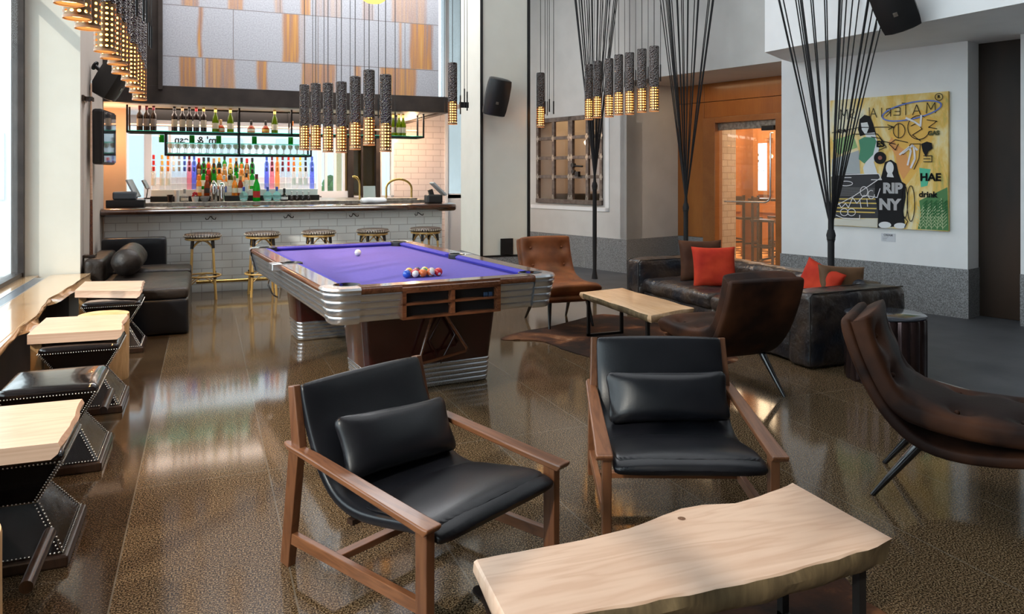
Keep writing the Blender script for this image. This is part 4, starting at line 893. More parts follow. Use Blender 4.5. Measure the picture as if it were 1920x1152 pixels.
# ball storage at the near end
sb = MB(); yf = -HY_-.006
for x in (-.325, -.012, .301): sb.box(x, x+.024, yf, yf+.2, .603, .762)
for z in (.595, .678, .752): sb.box(-.325, .325, yf, yf+.2, z, z+.014)
so_ = sb.build('ball_storage', M['rosewood_x'], PT); MB().box(-.32, .32, yf+.05, yf+.06, .60, .76).build('storage_back', M['blackpl'], so_)
MB().box(-.012, .012, -.012, .012, .0, .022).box(.02, .044, -.012, .012, 0, .022).build('chalk_block', flat('blue_chalk', (.04, .08, .16)), PT, loc=(.24, yf+.05, .693))
def pedestal(y0, y1, cx):
    def rr(hx, ya, yb, z, r=.05, n=4):
        out = []
        for (x, y, t0) in ((cx-hx+r, ya+r, 1.0), (cx+hx-r, ya+r, 1.5), (cx+hx-r, yb-r, 0), (cx-hx+r, yb-r, .5)):
            for k_ in range(n+1): t = (t0+.5*k_/n)*PI; out.append((x+r*math.cos(t), y+r*math.sin(t), z))
        return out
    pd_ = MB().loft([rr(.505, y0-.04, y1+.04, .62), rr(.495, y0-.04, y1+.04, .594), rr(.455, y0, y1, .165)], cap=True).build('pedestal', M['maroon'], PT, smooth=50)
    prof = [(o_, z) for o_, z in ribs(.168, .004, .012, 5, .005, .004)]
    MB().loft([rr(.45+o_, y0-o_, y1+o_, z, .055) for o_, z in prof], cap=True).build('ribbed_foot', M['alu'], pd_, smooth=50)
pedestal(-.90, -.42, .08); pedestal(.98, 1.36, .03)
# triangle and diamond racks hung on the near pedestal
yk = -.955
def rackmesh(pts, y, r, tilt=0): return MB().tube([(x, y-(z-.2)*0.02, z) for x, z in pts], r, 8, closed=True)
tag(PT, PT['label'], 'pool table')
def ploc(x, y, z): c, s = math.cos(math.radians(5.5)), math.sin(math.radians(5.5)); return (1.265+x*c-y*s, 5.887+x*s+y*c, z)
t1 = [(.09, .585), (.07, .57), (-.035, .215), (-.02, .195), (.30, .245), (.31, .265), (.11, .57)]
o = rackmesh(t1, yk-.03, .011); o.v = [ploc(*v) for v in o.v]; tag(o.build('triangle_rack', M['rosewood_x'], smooth=60), 'reddish brown triangle ball rack hanging on the near pedestal of the pool table', 'ball rack')
t2 = [(.15, .53), (.235, .36), (.13, .18), (.05, .34)]
o = rackmesh(t2, yk, .009); o.v = [ploc(*v) for v in o.v]; tag(o.build('diamond_rack', M['maroon'], smooth=60), 'dark maroon diamond ball rack hanging behind the triangle rack', 'ball rack')
MB().tube([(.08, -.93, .575), (.08, -.955, .56), (.08, -1.0, .565), (.08, -1.005, .585)], .006, 6).build('rack_hook', M['black'], PT, smooth=60)
hk = MB().tube([(-.70, .75, .60), (-.715, .75, .55), (-.71, .55, .49), (-.705, .30, .50), (-.70, .28, .60)], .007, 6).build('cue_hanger', M['chrome'], PT, smooth=60)
# balls
def stripemat(name, c, stripe):
    m, nt, b = newmat(name); b.inputs['Roughness'].default_value = .08; b.inputs['Coat Weight'].default_value = .6
    v = coords(nt); sp_ = nd(nt, 'ShaderNodeSeparateXYZ'); nt.links.new(v, sp_.inputs[0])
    f = math_(nt, 'LESS_THAN', math_(nt, 'ABSOLUTE', sp_.outputs[2]), .016 if stripe else 1)
    d = nd(nt, 'ShaderNodeVectorMath', operation='DISTANCE'); d.inputs[1].default_value = (0, -.0286, 0); nt.links.new(v, d.inputs[0])
    f = math_(nt, 'MULTIPLY', f, math_(nt, 'GREATER_THAN', d.outputs['Value'], .010))
    mx = nd(nt, 'ShaderNodeMix', data_type='RGBA'); nt.links.new(f, mx.inputs[0]); mx.inputs[6].default_value = (.85, .83, .76, 1); mx.inputs[7].default_value = C4(c); nt.links.new(mx.outputs[2], b.inputs['Base Color']); return m
RB_ = .0286
def ball(px, py, c, stripe, lab, rot=(0, 0, 0)):
    p_ = P(px, py, BZ+RB_); o = MB().sphere((0, 0, 0), RB_, 12).build('pool_ball', stripemat('ball_'+lab.split()[0], c, stripe), smooth=180, loc=p_, rot=rot); return tag(o, lab, 'pool ball', 'racked pool balls' if 'cue' not in lab else None)
ball(671, 474, (.85, .83, .76), False, 'white cue ball alone on the purple felt')
RM = (.5, .3, -.2)
c0 = Vector(P(822, 510, BZ+RB_)); c1_ = Vector(P(765, 514, BZ+RB_)); dv = (c1_-c0).normalized()*(2*RB_+.0004); dn = Vector((-dv.y, dv.x, 0)); dn = -dn if dn.y < 0 else dn
c1_ = c0+dv*4
cols = [[('red solid pool ball at the right end of the front row', (.72, .02, .03), 0), ('orange striped pool ball second from the right in the front row', (.85, .20, .04), 1), ('orange solid pool ball in the middle of the front row', (.85, .20, .04), 0), ('maroon striped pool ball second from the left in the front row', (.45, .01, .05), 1), ('blue solid pool ball at the left end of the front row', (.02, .08, .45), 0)],
        [('purple striped pool ball behind the red ball', (.12, .04, .35), 1), ('green solid pool ball just behind the front row', (.02, .3, .12), 0), ('maroon solid pool ball just behind the front row', (.45, .01, .05), 0), ('brown striped pool ball behind the blue ball', (.4, .15, .05), 1)],
        [('yellow striped pool ball at the right of the third row', (.85, .5, .03), 1), ('black solid pool ball in the heart of the rack', (.01, .01, .01), 0), ('yellow solid pool ball at the left of the third row', (.85, .5, .03), 0)]]
for r_, rw_ in enumerate(cols):
    for i, (lab, c, s_) in enumerate(rw_):
        q_ = c0+dv*(i+.5*r_)+dn*(.866*r_); o = MB().sphere((0, 0, 0), RB_, 12).build('pool_ball', stripemat('ball_'+str(r_)+str(i), c, s_), smooth=180, loc=q_, rot=(.4+i*.7+r_, .5*i, .3*i)); tag(o, lab, 'pool ball', 'racked pool balls')
# ================================================================ ARMCHAIRS
def armchair(lab, loc, rz):
    t = thing('lounge_armchair', lab, 'armchair', loc, rz, 'black leather lounge armchairs with wooden frames')
    for s in (-1, 1):
        MB().beam((s*.318, .375, 0), (s*.318, .315, .44), .034, .052, (0, 1, 0), .034, .06).build('rear_leg', M['walnut_z'], t, bevel=.003)
        MB().beam((s*.314, .305, .44), (s*.306, .352, .668), .034, .055, (0, 1, 0), .03, .04).build('back_post', M['walnut_z'], t, bevel=.004)
        MB().beam((s*.322, -.375, 0), (s*.322, -.375, .366), .036, .05, (0, 1, 0), .036, .052).build('front_leg', M['walnut_z'], t, bevel=.003)
        ar = MB(); rings = []
        for y, z, w_, h, xo in ((.375, .462, .020, .020, .0), (.34, .461, .042, .024, 0), (.2, .449, .052, .026, 0), (-.30, .394, .064, .028, .006), (-.415, .383, .068, .030, .008), (-.43, .383, .064, .014, .008)):
            X = s*(.326+xo); rings.append([(X-w_/2, y, z-h+.004), (X+w_/2, y, z-h+.004), (X+w_/2, y, z), (X-w_/2, y, z)])
        ar.loft(rings, cap=True); ar.build('arm_rest', M['walnut'], t, bevel=.005)
        MB().beam((s*.318, .34, .108), (s*.32, -.36, .108), .026, .042).build('side_stretcher', M['walnut'], t, bevel=.003)
    MB().beam((-.31, .10, .105), (.31, .10, .105), .04, .024).build('cross_stretcher', M['walnut_x'], t, bevel=.003)
    MB().beam((-.305, .345, .60), (.305, .345, .60), .02, .03).beam((-.305, .02, .255), (.305, .02, .255), .03, .018).build('cross_rail', M['darkwood'], t)
    path = [(.338, .672), (.334, .668), (.322, .62), (.300, .555), (.272, .49), (.238, .425), (.196, .362), (.145, .315), (.085, .288), (.01, .278), (-.07, .284), (-.15, .297), (-.23, .312), (-.31, .324), (-.37, .326), (-.405, .316), (-.418, .306)]
    MB().pad(path, .298, .026, 16, 5, crown=.016).build('seat_sling', M['leather'], t, smooth=60, sub=1)
    sm = MB().pad([(.02, .302), (-.07, .312), (-.15, .324), (-.23, .338), (-.31, .349), (-.36, .350), (-.395, .340)], .285, .010, 16, 3, crown=.016)
    sm.build('seat_cushion', M['leather'], t, smooth=60, sub=1)
    return t
A1 = armchair('black leather armchair with wooden frame nearest the camera, turned to the right', (.742, 2.749, 0), .481)
A2 = dup(A1, (1.888, 2.799, 0), -.406, 'black leather armchair with wooden frame facing the camera behind the coffee table')
def lumbar(parent_xy, rz, lab, yaw=0, dy=0):
    mt = Matrix.Translation((dy, .135, .445)) @ Matrix.Rotation(yaw, 4, 'Y') @ Matrix.Rotation(math.radians(-27), 4, 'X')
    mb = MB().soft((0, 0, 0), (.53, .10, .215), .042, 14, (.0, .022, .0), .006, 7)
    mb.v = [mt @ Vector((x*(1+.04*abs(z)/.1), y*(1-.55*(abs(x)/.265)**4), z+.012*(abs(x)/.26)**6*(1 if z > 0 else -1))) for x, y, z in mb.v]
    o = mb.build('lumbar_cushion', M['leather'], smooth=180, loc=(*parent_xy, 0), rot=(0, 0, rz)); return tag(o, lab, 'cushion', 'black lumbar cushions')
lumbar((.742, 2.749), .481, 'long black lumbar cushion on the armchair turned to the right', .07, .02)
lumbar((1.888, 2.799), -.406, 'long black lumbar cushion on the armchair facing the camera', -.02, .01)
# ================================================================ SLAB COFFEE TABLES
def coffee(lab, loc, poly, h, thick, rz, sleds, mt_top, seed, knots=()):
    t = thing('coffee_table', lab, 'coffee table', (loc[0], loc[1], .0108), rz, 'live-edge slab coffee tables')
    m = slabmesh(poly, h-thick, h, .022, .012, seed, ()); o = m.build('slab_top', mt_top, t, smooth=38)
    o.data.materials.append(M['bark'])
    o.data.update()
    for p in o.data.polygons:
        if abs(p.normal.z) < .85 and p.center.z < h-.008 and abs(p.normal.x if sleds[0] == 'x' else p.normal.y) < .75 and abs(p.center.x if sleds[0] == 'x' else p.center.y) < .57: p.material_index = 1
    for k_, (x, y, r) in enumerate(knots):
        MB().lathe([(.001, h+.0010), (r*.5, h+.0012), (r, h+.0006)], (x, y, 0), 14, cap=False).build('knot', flat('knot_brown', (.16, .07, .03)), o)
    q = .013
    for a, (u0, u1) in sleds[1]:
        lgm = MB(); z1 = h-thick-.001
        P4 = [(a, u0), (a, u1)] if sleds[0] == 'x' else [(u0, a), (u1, a)]
        for x, y in P4: lgm.box(x-q, x+q, y-q, y+q, 0, z1)
        x0, x1 = min(P4[0][0], P4[1][0]), max(P4[0][0], P4[1][0]); y0, y1 = min(P4[0][1], P4[1][1]), max(P4[0][1], P4[1][1])
        lgm.box(x0-q, x1+q, y0-q, y1+q, .0, .02); lgm.box(x0-q, x1+q, y0-q, y1+q, z1-.02, z1)
        lgm.build('sled_leg', M['black'], t)
    return t
fr_ = [(.566, -.20), (.575, -.02), (.585, .205)]
back = [(.585, .205), (.50, .185), (.40, .165), (.30, .155), (.20, .18), (.12, .185), (.05, .165), (-.1, .13), (-.25, .12), (-.40, .125), (-.50, .13), (-.577, .125)]
left_ = [(-.577, .125), (-.605, -.16)]
front_ = [(-.605, -.16), (-.45, -.205), (-.3, -.215), (-.1, -.225), (.1, -.245), (.3, -.235), (.45, -.225), (.566, -.20)]
poly1 = (dens(fr_, .1)[:-1]+dens(back, .035, .008, 5)[:-1]+dens(left_, .1)[:-1]+dens(front_, .035, .010, 9)[:-1])
coffee('large pale live-edge slab coffee table in the foreground', (1.245, 1.79, 0), poly1, .41, .078, 0, ('x', [(.50, (-.15, .16)), (-.50, (-.12, .08))]), M['maple'], 4, [(.08, .12, .012)])
def quadpoly(c, pts, amp, seed):
    out = []; n = len(pts)
    for i in range(n):
        a, b = pts[i], pts[(i+1) % n]; out += dens([a, b], .05, amp if i % 2 == 0 else 0, seed+i)[:-1]
    return out
Q2 = [(-.265, -.62), (-.235, .60), (.255, .69), (.235, -.45)]      # near-left, far-left, far-right, near-right
coffee('pale live-edge slab coffee table by the sofa, standing on the cowhide', (3.36, 5.47, 0), quadpoly(0, Q2, .02, 3), .392, .06, 0, ('y', [(.56, (-.17, .17)), (-.42, (-.17, .15))]), M['maple_y'], 8)
# ================================================================ SLIPPER CHAIRS
def slipper(lab, loc, rz, m_out, m_in, legm=None):
    t = thing('slipper_chair', lab, 'chair', loc, rz, 'armless tufted slipper chairs'); t['group'] = 'armless tufted slipper chairs'
    tufts = [(x, f) for f in (.16, .32) for x in (-.62, 0, .62)]+[(x, f) for f in (.62, .80) for x in (-.6, 0, .6)]
    def dent(x, tt): return sum(.040*math.exp(-((x-a)**2/.035+(tt-b)**2/.0022)) for a, b in tufts)
    shell = [(.400, .80), (.398, .795), (.39, .75), (.368, .68), (.330, .58), (.283, .48), (.225, .39), (.155, .315), (.08, .27), (-.01, .25), (-.12, .248), (-.24, .262), (-.34, .28), (-.41, .30), (-.425, .305)]
    MB().pad(shell, lambda q: .285-.03*max(0, (q-.35)), .034, 14, 5).build('shell', m_out, t, smooth=60, sub=1)
    cush = [(.345, .80), (.342, .795), (.332, .75), (.312, .68), (.287, .61), (.258, .545), (.225, .485), (.185, .438), (.13, .408), (.06, .390), (-.01, .378), (-.09, .370), (-.18, .366), (-.26, .368), (-.34, .374), (-.40, .378), (-.44, .372), (-.455, .36)]
    d = []
    for i in range(len(cush)-1):
        for k_ in range(3): f = k_/3; d.append((cush[i][0]*(1-f)+cush[i+1][0]*f, cush[i][1]*(1-f)+cush[i+1][1]*f))
    d.append(cush[-1]); MB().pad(d, .275, .060, 30, 4.5, crown=.012, dent=dent).build('tufted_cushion', m_in, t, smooth=180)
    n = len(d)
    for a, f in tufts:
        i = min(n-2, int(f*(n-1))); y, z = d[i]; ty, tz = d[i+1][0]-d[i][0], d[i+1][1]-d[i][1]; L = math.hypot(ty, tz); ny, nz = tz/L, -ty/L; off = .060+.012*(1-a*a)-.029
        sgn = -1 if ny*0+nz < 0 else 1
        MB().sphere((a*.275, y+ny*off, z+nz*off), .012, 6).build('tuft_button', m_in, t, smooth=180)
    for s in (-1, 1):
        MB().tube([(s*.195, -.30, .26), (s*.225, -.37, .0)], [.022, .011], 12).build('leg', legm or M['black_gloss'], t, smooth=60)
        MB().tube([(s*.19, .10, .26), (s*.225, .29, .0)], [.024, .011], 12).build('leg', legm or M['black_gloss'], t, smooth=60)
    return t
M['black_gloss'] = mat('black_lacquer', (.01, .01, .012), .12, coat=.5)
# ---- orientation check: local -y is the front
slipper('cognac brown velvet slipper chair facing the room beyond the pool table', (3.24, 6.80, 0), math.radians(-3), M['cognac'], M['cognac'])
slipper('dark brown velvet slipper chair seen from behind, in front of the leather sofa', (3.30, 4.21, 0), math.radians(178), M['velvet'], M['velvet'])
slipper('brown velvet slipper chair seen from the side at the right edge', (3.16, 2.46, 0), math.radians(35.5), M['velvet'], M['velvet'])
# ================================================================ SOFA
sf = thing('leather_sofa', 'long worn dark leather sofa with low arms in front of the art wall', 'sofa', (4.7, 5.7, 0))
L_ = lambda mb: (setattr(mb, 'v', [(v[0]-4.7, v[1]-5.7, v[2]) for v in mb.v]), mb)[1]
L_(MB().soft((4.62, 5.69, .135), (.80, 2.2, .25), .04, 14, (.01, 0, 0), .010, 8)).build('base', M['leather2'], sf, smooth=180)
L_(MB().soft((4.58, 6.20, .315), (.80, 1.14, .14), .055, 18, (.01, 0, .028), .018, 8)).build('seat_cushion', M['leather2'], sf, smooth=180)
L_(MB().soft((4.58, 5.12, .315), (.80, 1.00, .14), .055, 18, (.01, 0, .028), .018, 8, seed=2)).build('seat_cushion', M['leather2'], sf, smooth=180)
L_(MB().soft((5.02, 5.70, .30), (.26, 2.30, .585), .07, 20, (.01, 0, .006), .016, 7)).build('back', M['leather2'], sf, smooth=180)
L_(MB().soft((4.66, 4.49, .29), (.98, .25, .565), .05, 18, (0, .012, .006), .014, 7)).build('arm', M['leather2'], sf, smooth=180)
L_(MB().soft((4.66, 6.90, .29), (.98, .25, .575), .05, 18, (0, .012, .006), .014, 7)).build('arm', M['leather2'], sf, smooth=180)
for y0, y1 in ((4.37, 4.61), (6.78, 7.02)):
    for yy in (y0+.012, y1-.012): L_(MB().tube([(4.178, yy, .03), (4.172, yy, .54), (4.20, yy, .568), (5.12, yy, .575)], .005, 6)).build('piping', M['leather_brown'], sf, smooth=60)
def pillow(lab, loc, rot, w_, h_, th, m, seed=0):
    mb = MB(); n = 22; vs = []; fs = []
    for side in (1, -1):
        for i in range(n+1):
            for j in range(n+1):
                u, v = i/n*2-1, j/n*2-1; k = (1-u**4)*(1-v**4); k = max(k, 0)**.55
                px = u*w_/2*(1-.07*(1-v*v)*abs(u)**3); pz = v*h_/2*(1-.07*(1-u*u)*abs(v)**3)
                wr = .006*mnoise.noise(Vector((u*3+seed, v*3, side)))+.004*math.sin(9*(u+v)+seed)*abs(u*v)
                vs.append((px, side*(th/2*k+wr*(k > .05)), pz))
    N = (n+1)*(n+1)
    for s_ in range(2):
        for i in range(n):
            for j in range(n): a = s_*N+i*(n+1)+j; f = (a, a+1, a+n+2, a+n+1); fs.append(f if s_ else f[::-1])
    mb.add(vs, fs); mt = Matrix.Translation(loc) @ Matrix.Rotation(rot[2], 4, 'Z') @ Matrix.Rotation(rot[0], 4, 'X') @ Matrix.Rotation(rot[1], 4, 'Y')
    mb.v = [Vector(v) for v in mb.v]; o = mb.build('throw_pillow', m, smooth=180, weld=True); o.matrix_world = mt; return tag(o, lab, 'pillow', 'velvet throw pillows on the leather sofa')
pillow('bright red velvet pillow standing at the far end of the sofa', (4.52, 5.98, .575), (math.radians(-16), 0, math.radians(-24)), .42, .40, .14, M['red'], 1)
pillow('dark brown pillow behind the large red pillow', (4.60, 6.30, .60), (math.radians(-12), 0, math.radians(-20)), .44, .42, .13, M['brownpillow'], 3)
pillow('red pillow leaning at the near end of the sofa, mostly hidden', (4.72, 4.86, .54), (math.radians(-12), math.radians(20), math.radians(-72)), .36, .36, .12, M['red'], 5)
pillow('brown pillow lying behind the small visible red pillow', (4.86, 4.75, .56), (math.radians(-10), math.radians(4), math.radians(-18)), .40, .30, .12, mat('olive_brown_velvet', (.09, .04, .012), .7, c2=(.12, .055, .02), ns=5, sheen=.3), 7)
# fluted drum table
dr = thing('drum_table', 'dark fluted drum side table between sofa end and brown chair', 'side table', (4.50, 4.00, 0))
rings = []
for z, k in ((0.0, .97), (.02, 1), (.44, 1), (.452, .985)):
    rings.append([((.268-.011*abs(math.cos(9*a))**.7*0-.016*(1-abs(math.sin(9*a)))**1.5)*k*math.cos(a), (.268-.016*(1-abs(math.sin(9*a)))**1.5)*k*math.sin(a), z) for a in [2*PI*i/216 for i in range(216)]])
MB().loft(rings, cap=True).build('fluted_drum', mat('dark_copper_drum', (.07, .045, .045), .22, .8), dr, smooth=35)
MB().lathe([(.001, .453), (.262, .453), (.268, .458), (.268, .466), (.262, .47), (.001, .47)], n=48).build('table_top', mat('dark_drum_top', (.05, .055, .07), .14, .3), dr, smooth=40)
# ================================================================ COWHIDES
def hide(lab, pts, seed, loc):
    cx, cy = loc; out = []
    n = len(pts)
    for i in range(n):
        p0, p1, p2, p3 = [Vector(pts[(i+k-1) % n]) for k in range(4)]
        for k in range(8):
            f = k/8; q = .5*((2*p1)+(-p0+p2)*f+(2*p0-5*p1+4*p2-p3)*f*f+(-p0+3*p1-3*p2+p3)*f**3); j = .012*mnoise.noise(Vector((q.x*11, q.y*11, seed))); out.append((q.x-cx+j, q.y-cy+j))
    m = MB(); N = len(out); rings = []
    for k, z in ((1.0, .001), (.995, .007), (.97, .010)): rings.append([(x*k, y*k, z) for x, y in out])
    m.loft(rings); m.f.append(tuple(range(N-1, -1, -1))); m.f.append(tuple(2*N+i for i in range(N)))
    mm, nt, b = newmat('cowhide_%d' % seed); b.inputs['Roughness'].default_value = .8; b.inputs['Specular IOR Level'].default_value = .2
    v = coords(nt, (1, 1, 1)); n1 = noise(nt, v, 2.3, 3, .55, .4); n2 = noise(nt, v, 60, 2)
    c = ramp(nt, math_(nt, 'ADD', math_(nt, 'MULTIPLY', n1, .92), math_(nt, 'MULTIPLY', n2, .08)), [(.42, (.012, .006, .004)), (.54, (.05, .018, .008)), (.62, (.16, .065, .025)), (.72, (.42, .30, .20))])
    nt.links.new(c, b.inputs['Base Color']); bump(nt, b, n2, .4, .004)
    return tag(m.build('cowhide_rug', mm, smooth=40, loc=(cx, cy, 0)), lab, 'rug', 'cowhide rugs')
hide('brown cowhide rug under the coffee table by the sofa', [(2.42, 6.22), (2.72, 6.02), (2.78, 5.55), (3.0, 5.0), (3.35, 4.75), (3.9, 4.85), (3.95, 5.4), (4.08, 5.9), (4.1, 6.5), (3.85, 6.95), (3.4, 6.75), (3.0, 6.55), (2.7, 6.45)], 2, (3.3, 5.9))
hide('dark brown cowhide rug under the foreground coffee table', [(.88, 2.52), (.99, 2.42), (1.1, 2.25), (1.45, 2.38), (1.8, 2.3), (2.12, 2.13), (2.08, 1.92), (2.1, 1.6), (2.05, 1.2), (1.6, 1.1), (1.1, 1.15), (.85, 1.3), (.8, 1.7), (.62, 2.0), (.80, 2.12), (.86, 2.3)], 5, (1.4, 1.8))
# ================================================================ ROPE BUNDLES
def ropes(lab, x, y, zw, slope, n, seed, squash=.8):
    t = thing('rope_bundle', lab, 'rope sculpture', (x, y, 0), 0, 'hanging black rope bundles'); rnd = random.Random(seed)
    MB().lathe([(.045, 0), (.04, .03), (.026, .12), (.03, .5), (.03, zw-.12), (.042, zw-.05), (.030, zw)], n=14).build('rope_trunk', M['rope'], t, smooth=60)
    MB().lathe([(.034, zw-.10), (.038, zw-.09), (.038, zw-.06), (.034, zw-.05)], n=14).build('binding', M['blackpl'], t, smooth=60)
    H = ZC-zw
    for i in range(n):
        a = 2*PI*(i+.6*rnd.random())/n; r = slope*H*(.55+.45*rnd.random()); top = (r*math.cos(a), r*math.sin(a)*squash, ZC-.001)
        MB().tube([(.02*math.cos(a), .02*math.sin(a), zw-.03), (top[0]*.02, top[1]*.02, zw+.02*H), top], .0062, 6).build('rope', M['rope'], t, smooth=60)
    return t
ropes('black rope bundle gathered in front of the grilled window', 5.086, 9.429, 1.36, .150, 26, 1)
ropes('black rope bundle gathered before the cherry panelled door recess', 5.658, 8.064, 1.10, .150, 22, 2)
rc_ = ropes('black rope bundle standing behind the sofa before the painting', 5.371, 5.374, .95, .27, 26, 3)
# ================================================================ PENDANT LAMPS
def pendant():
    t = thing('pendant_lamp', '', 'pendant lamp')
    MB().lathe([(.049, .235), (.05, .25), (.05, .64), (.046, .65), (.001, .65)], n=20, cap=False).build('shade', M['hammer'], t, smooth=50)
    MB().lathe([(.049, .0), (.05, .236)], n=24, cap=False).build('perforated_shade', M['perf'], t, smooth=180)
    MB().lathe([(.050, -.004), (.0515, -.004), (.0515, .006), (.050, .006)], n=24, cap=False).build('rim', flat('copper_rim', (.5, .25, .12), .35), t, smooth=50)
    MB().lathe([(.001, .012), (.046, .012), (.046, .02), (.001, .02)], n=20).build('diffuser', M['bulb_soft'], t)
    MB().lathe([(.001, .03), (.03, .03), (.034, .06), (.034, .225), (.02, .236)], n=14).build('bulb', M['bulb'], t, smooth=60)
    return t
pd = pendant(); first = [True]
def hang(x, y, z, lab, group, cw=(0.07, .02), cwz=.28):
    if first[0]: o = pd; o.location = (x, y, z); o['label'] = lab; o['group'] = group; first[0] = False
    else: o = dup(pd, (x, y, z), None, lab, group)
    for c in kids(o):
        if c.name.startswith(('cable', 'counterweight')):
            for g_ in kids(c): bpy.data.objects.remove(g_)
            bpy.data.objects.remove(c)
    H = ZC-z
    MB().tube([(0, 0, .65), (0, 0, H-.001)], .0035, 6).build('cable', M['cable'], o)
    cwo = MB().tube([(cw[0], cw[1], cwz+.16), (cw[0], cw[1], H-.001)], .0028, 6).build('counterweight_cable', M['cable'], o)
    MB().tube([(cw[0], cw[1], cwz), (cw[0], cw[1], cwz+.17)], .0065, 8).build('counterweight', M['black'], cwo)
    return o
for i, (px, py) in enumerate(((130, 6), (145, 34), (165, 53), (197, 96), (208, 109), (220, 120), (227, 137), (243, 150), (250, 162), (256.5, 173), (261.5, 187))):
    u = (px-960)/FOC; dx = VW[0]+RT[0]*u; X = -.46; d = X/dx; Y = d*(VW[1]+RT[1]*u); Z = HC-(py-HY)/FOC*d
    hang(X, Y, Z, f'perforated iron pendant lamp above the window stools, {ORD[i]} from the camera', 'pendant lamps in a row above the window stools', (.08, .05), .35+.05*(i % 3))
for i, (px, yt, yb, d) in enumerate(((571, 157, 281, 7.55), (592, 155, 281, 7.4), (615, 157, 285, 7.15), (640, 152, 286, 6.95), (666, 145, 280, 6.75), (692, 131, 272, 6.55), (723, 141, 284, 6.40))):
    p = D(px, yb, d); hang(p[0], p[1], p[2], f'perforated iron pendant lamp above the pool table, {ORD[i]} from the left', 'pendant lamps above the pool table', (.075, -.03), .16+.07*(i % 2))
for i, (px, yb, d) in enumerate(((1104, 224, 8.94), (1120, 220.5, 8.7), (1142, 219, 8.45), (1160, 215, 8.2), (1180.5, 214, 8.0), (1203.5, 210, 7.8), (1226.5, 208, 7.6))):
    p = D(px, yb, d); hang(p[0], p[1], p[2], f'perforated iron pendant lamp right of the pillar, {ORD[i]} from the left', 'pendant lamps right of the pillar', (.075, .0), .3)
p = D(848.5, 233, 8.0); hang(p[0], p[1], p[2], 'lone perforated iron pendant lamp just left of the cream pillar', 'single pendant lamps beside the pillar', (-.08, .03), .12)
p = D(1013.5, 238, 9.1); hang(p[0], p[1], p[2], 'pendant lamp half hidden by the right edge of the cream pillar', 'single pendant lamps beside the pillar', (.09, .0), .14)
cwx = thing('counterweight_group', 'dark horizontal bar with hanging cable weights left of the cream pillar', 'counterweight', D(870, 197, 8.0))
MB().box(-.05, .05, -.01, .01, -.03, .03).build('bar', M['black'], cwx)
for i, (dx, dz) in enumerate(((-.045, -.10), (0.0, -.03), (.03, -.06))):
    MB().tube([(dx, -.015, dz), (dx, -.015, dz+.2)], .0075).tube([(dx, -.015, dz+.2), (dx, -.015, ZC-cwx.location.z-.001)], .003).build('weight', M['black'], cwx)
for i, px in enumerate((1022, 1030, 1038)):
    q_ = D(px, 214-(i == 1)*4, 9.4); o = MB().tube([(0, 0, 0), (0, 0, .16)], .009, 8).tube([(0, 0, .16), (0, 0, ZC-q_[2]-.001)], .0035, 6).build('cable_weight', M['black'], loc=q_)
    tag(o, f'thin hanging cable with dark weight right of the pillar, {ORD[i]} from the left', 'cable weight', 'cable weights right of the pillar')
for (x, y, z, e_) in [(-.46, 3.3, 2.0, 34), (-.46, 4.3, 2.0, 34), (-.46, 5.4, 2.0, 30), (-.46, 6.3, 2.0, 26)]+[D(592, 290, 7.4)+(12,), D(660, 290, 6.75)+(14,), D(723, 290, 6.4)+(14,)]+[D(1112, 226, 8.8)+(12,), D(1170, 220, 8.1)+(14,), D(1226, 212, 7.6)+(16,)]:
    point('pendant_downlight', (x, y, z-.012), e_, (1, .56, .22), .035, 125, (0, 0, 0), .8)
tp = D(701, 5, 6.0); cs = thing('ceiling_globe_lamp', 'glowing yellow shallow lamp cut off by the top edge of the photo', 'ceiling lamp', tp)
MB().lathe([(.001, -.0), (.06, .002), (.088, .02), (.095, .05), (.08, .05)], n=24).build('lens', emis('yellow_lens', (1, .72, .18), 1.6), cs, smooth=60)
MB().lathe([(.098, .045), (.10, .06), (.07, .14), (.02, .17)], n=24).tube([(0, 0, .16), (0, 0, ZC-tp[2]-.001)], .006).build('housing', M['bronze'], cs, smooth=50)
# ================================================================ PAINTING AND PLAQUE
pa = thing('graffiti_painting', 'large yellow graffiti collage canvas hanging on the white wall', 'painting', wl(0, .80, 1.6), WA)
PW, PH = 1.27, 1.445
cm, nt, b = newmat('painted_canvas'); b.inputs['Roughness'].default_value = .6
v = coords(nt); n1 = noise(nt, coords(nt, (1, 1, .45)), 3.2, 5, .65, .5)
c = ramp(nt, n1, [(.30, (.30, .36, .12)), (.42, (.78, .50, .10)), (.52, (.85, .68, .30)), (.62, (.80, .76, .58)), (.75, (.48, .54, .38))])
nt.links.new(c, b.inputs['Base Color'])
MB().box(-.045, -.003, -PW/2, PW/2, -PH/2, PH/2).build('canvas', cm, pa, bevel=.004)
def ab(cx, cy):
    a = (cx-80)/785; top = 100-50*a; bot = 950+35*a; return (PW/2-a*PW, PH/2-(cy-top)/(bot-top)*PH)
layer = [0]
def pp(name, pts, col, raw=False):
    layer[0] += 1; x = -.0455-.0004*layer[0]; q = [ab(*p_) for p_ in pts]; m = MB(); m.add([(x, y, z) for y, z in q], [tuple(range(len(q)))]); return m.build(name, flat('paint_%02d%02d%02d' % tuple(int(c_*99) for c_ in col), col), pa)
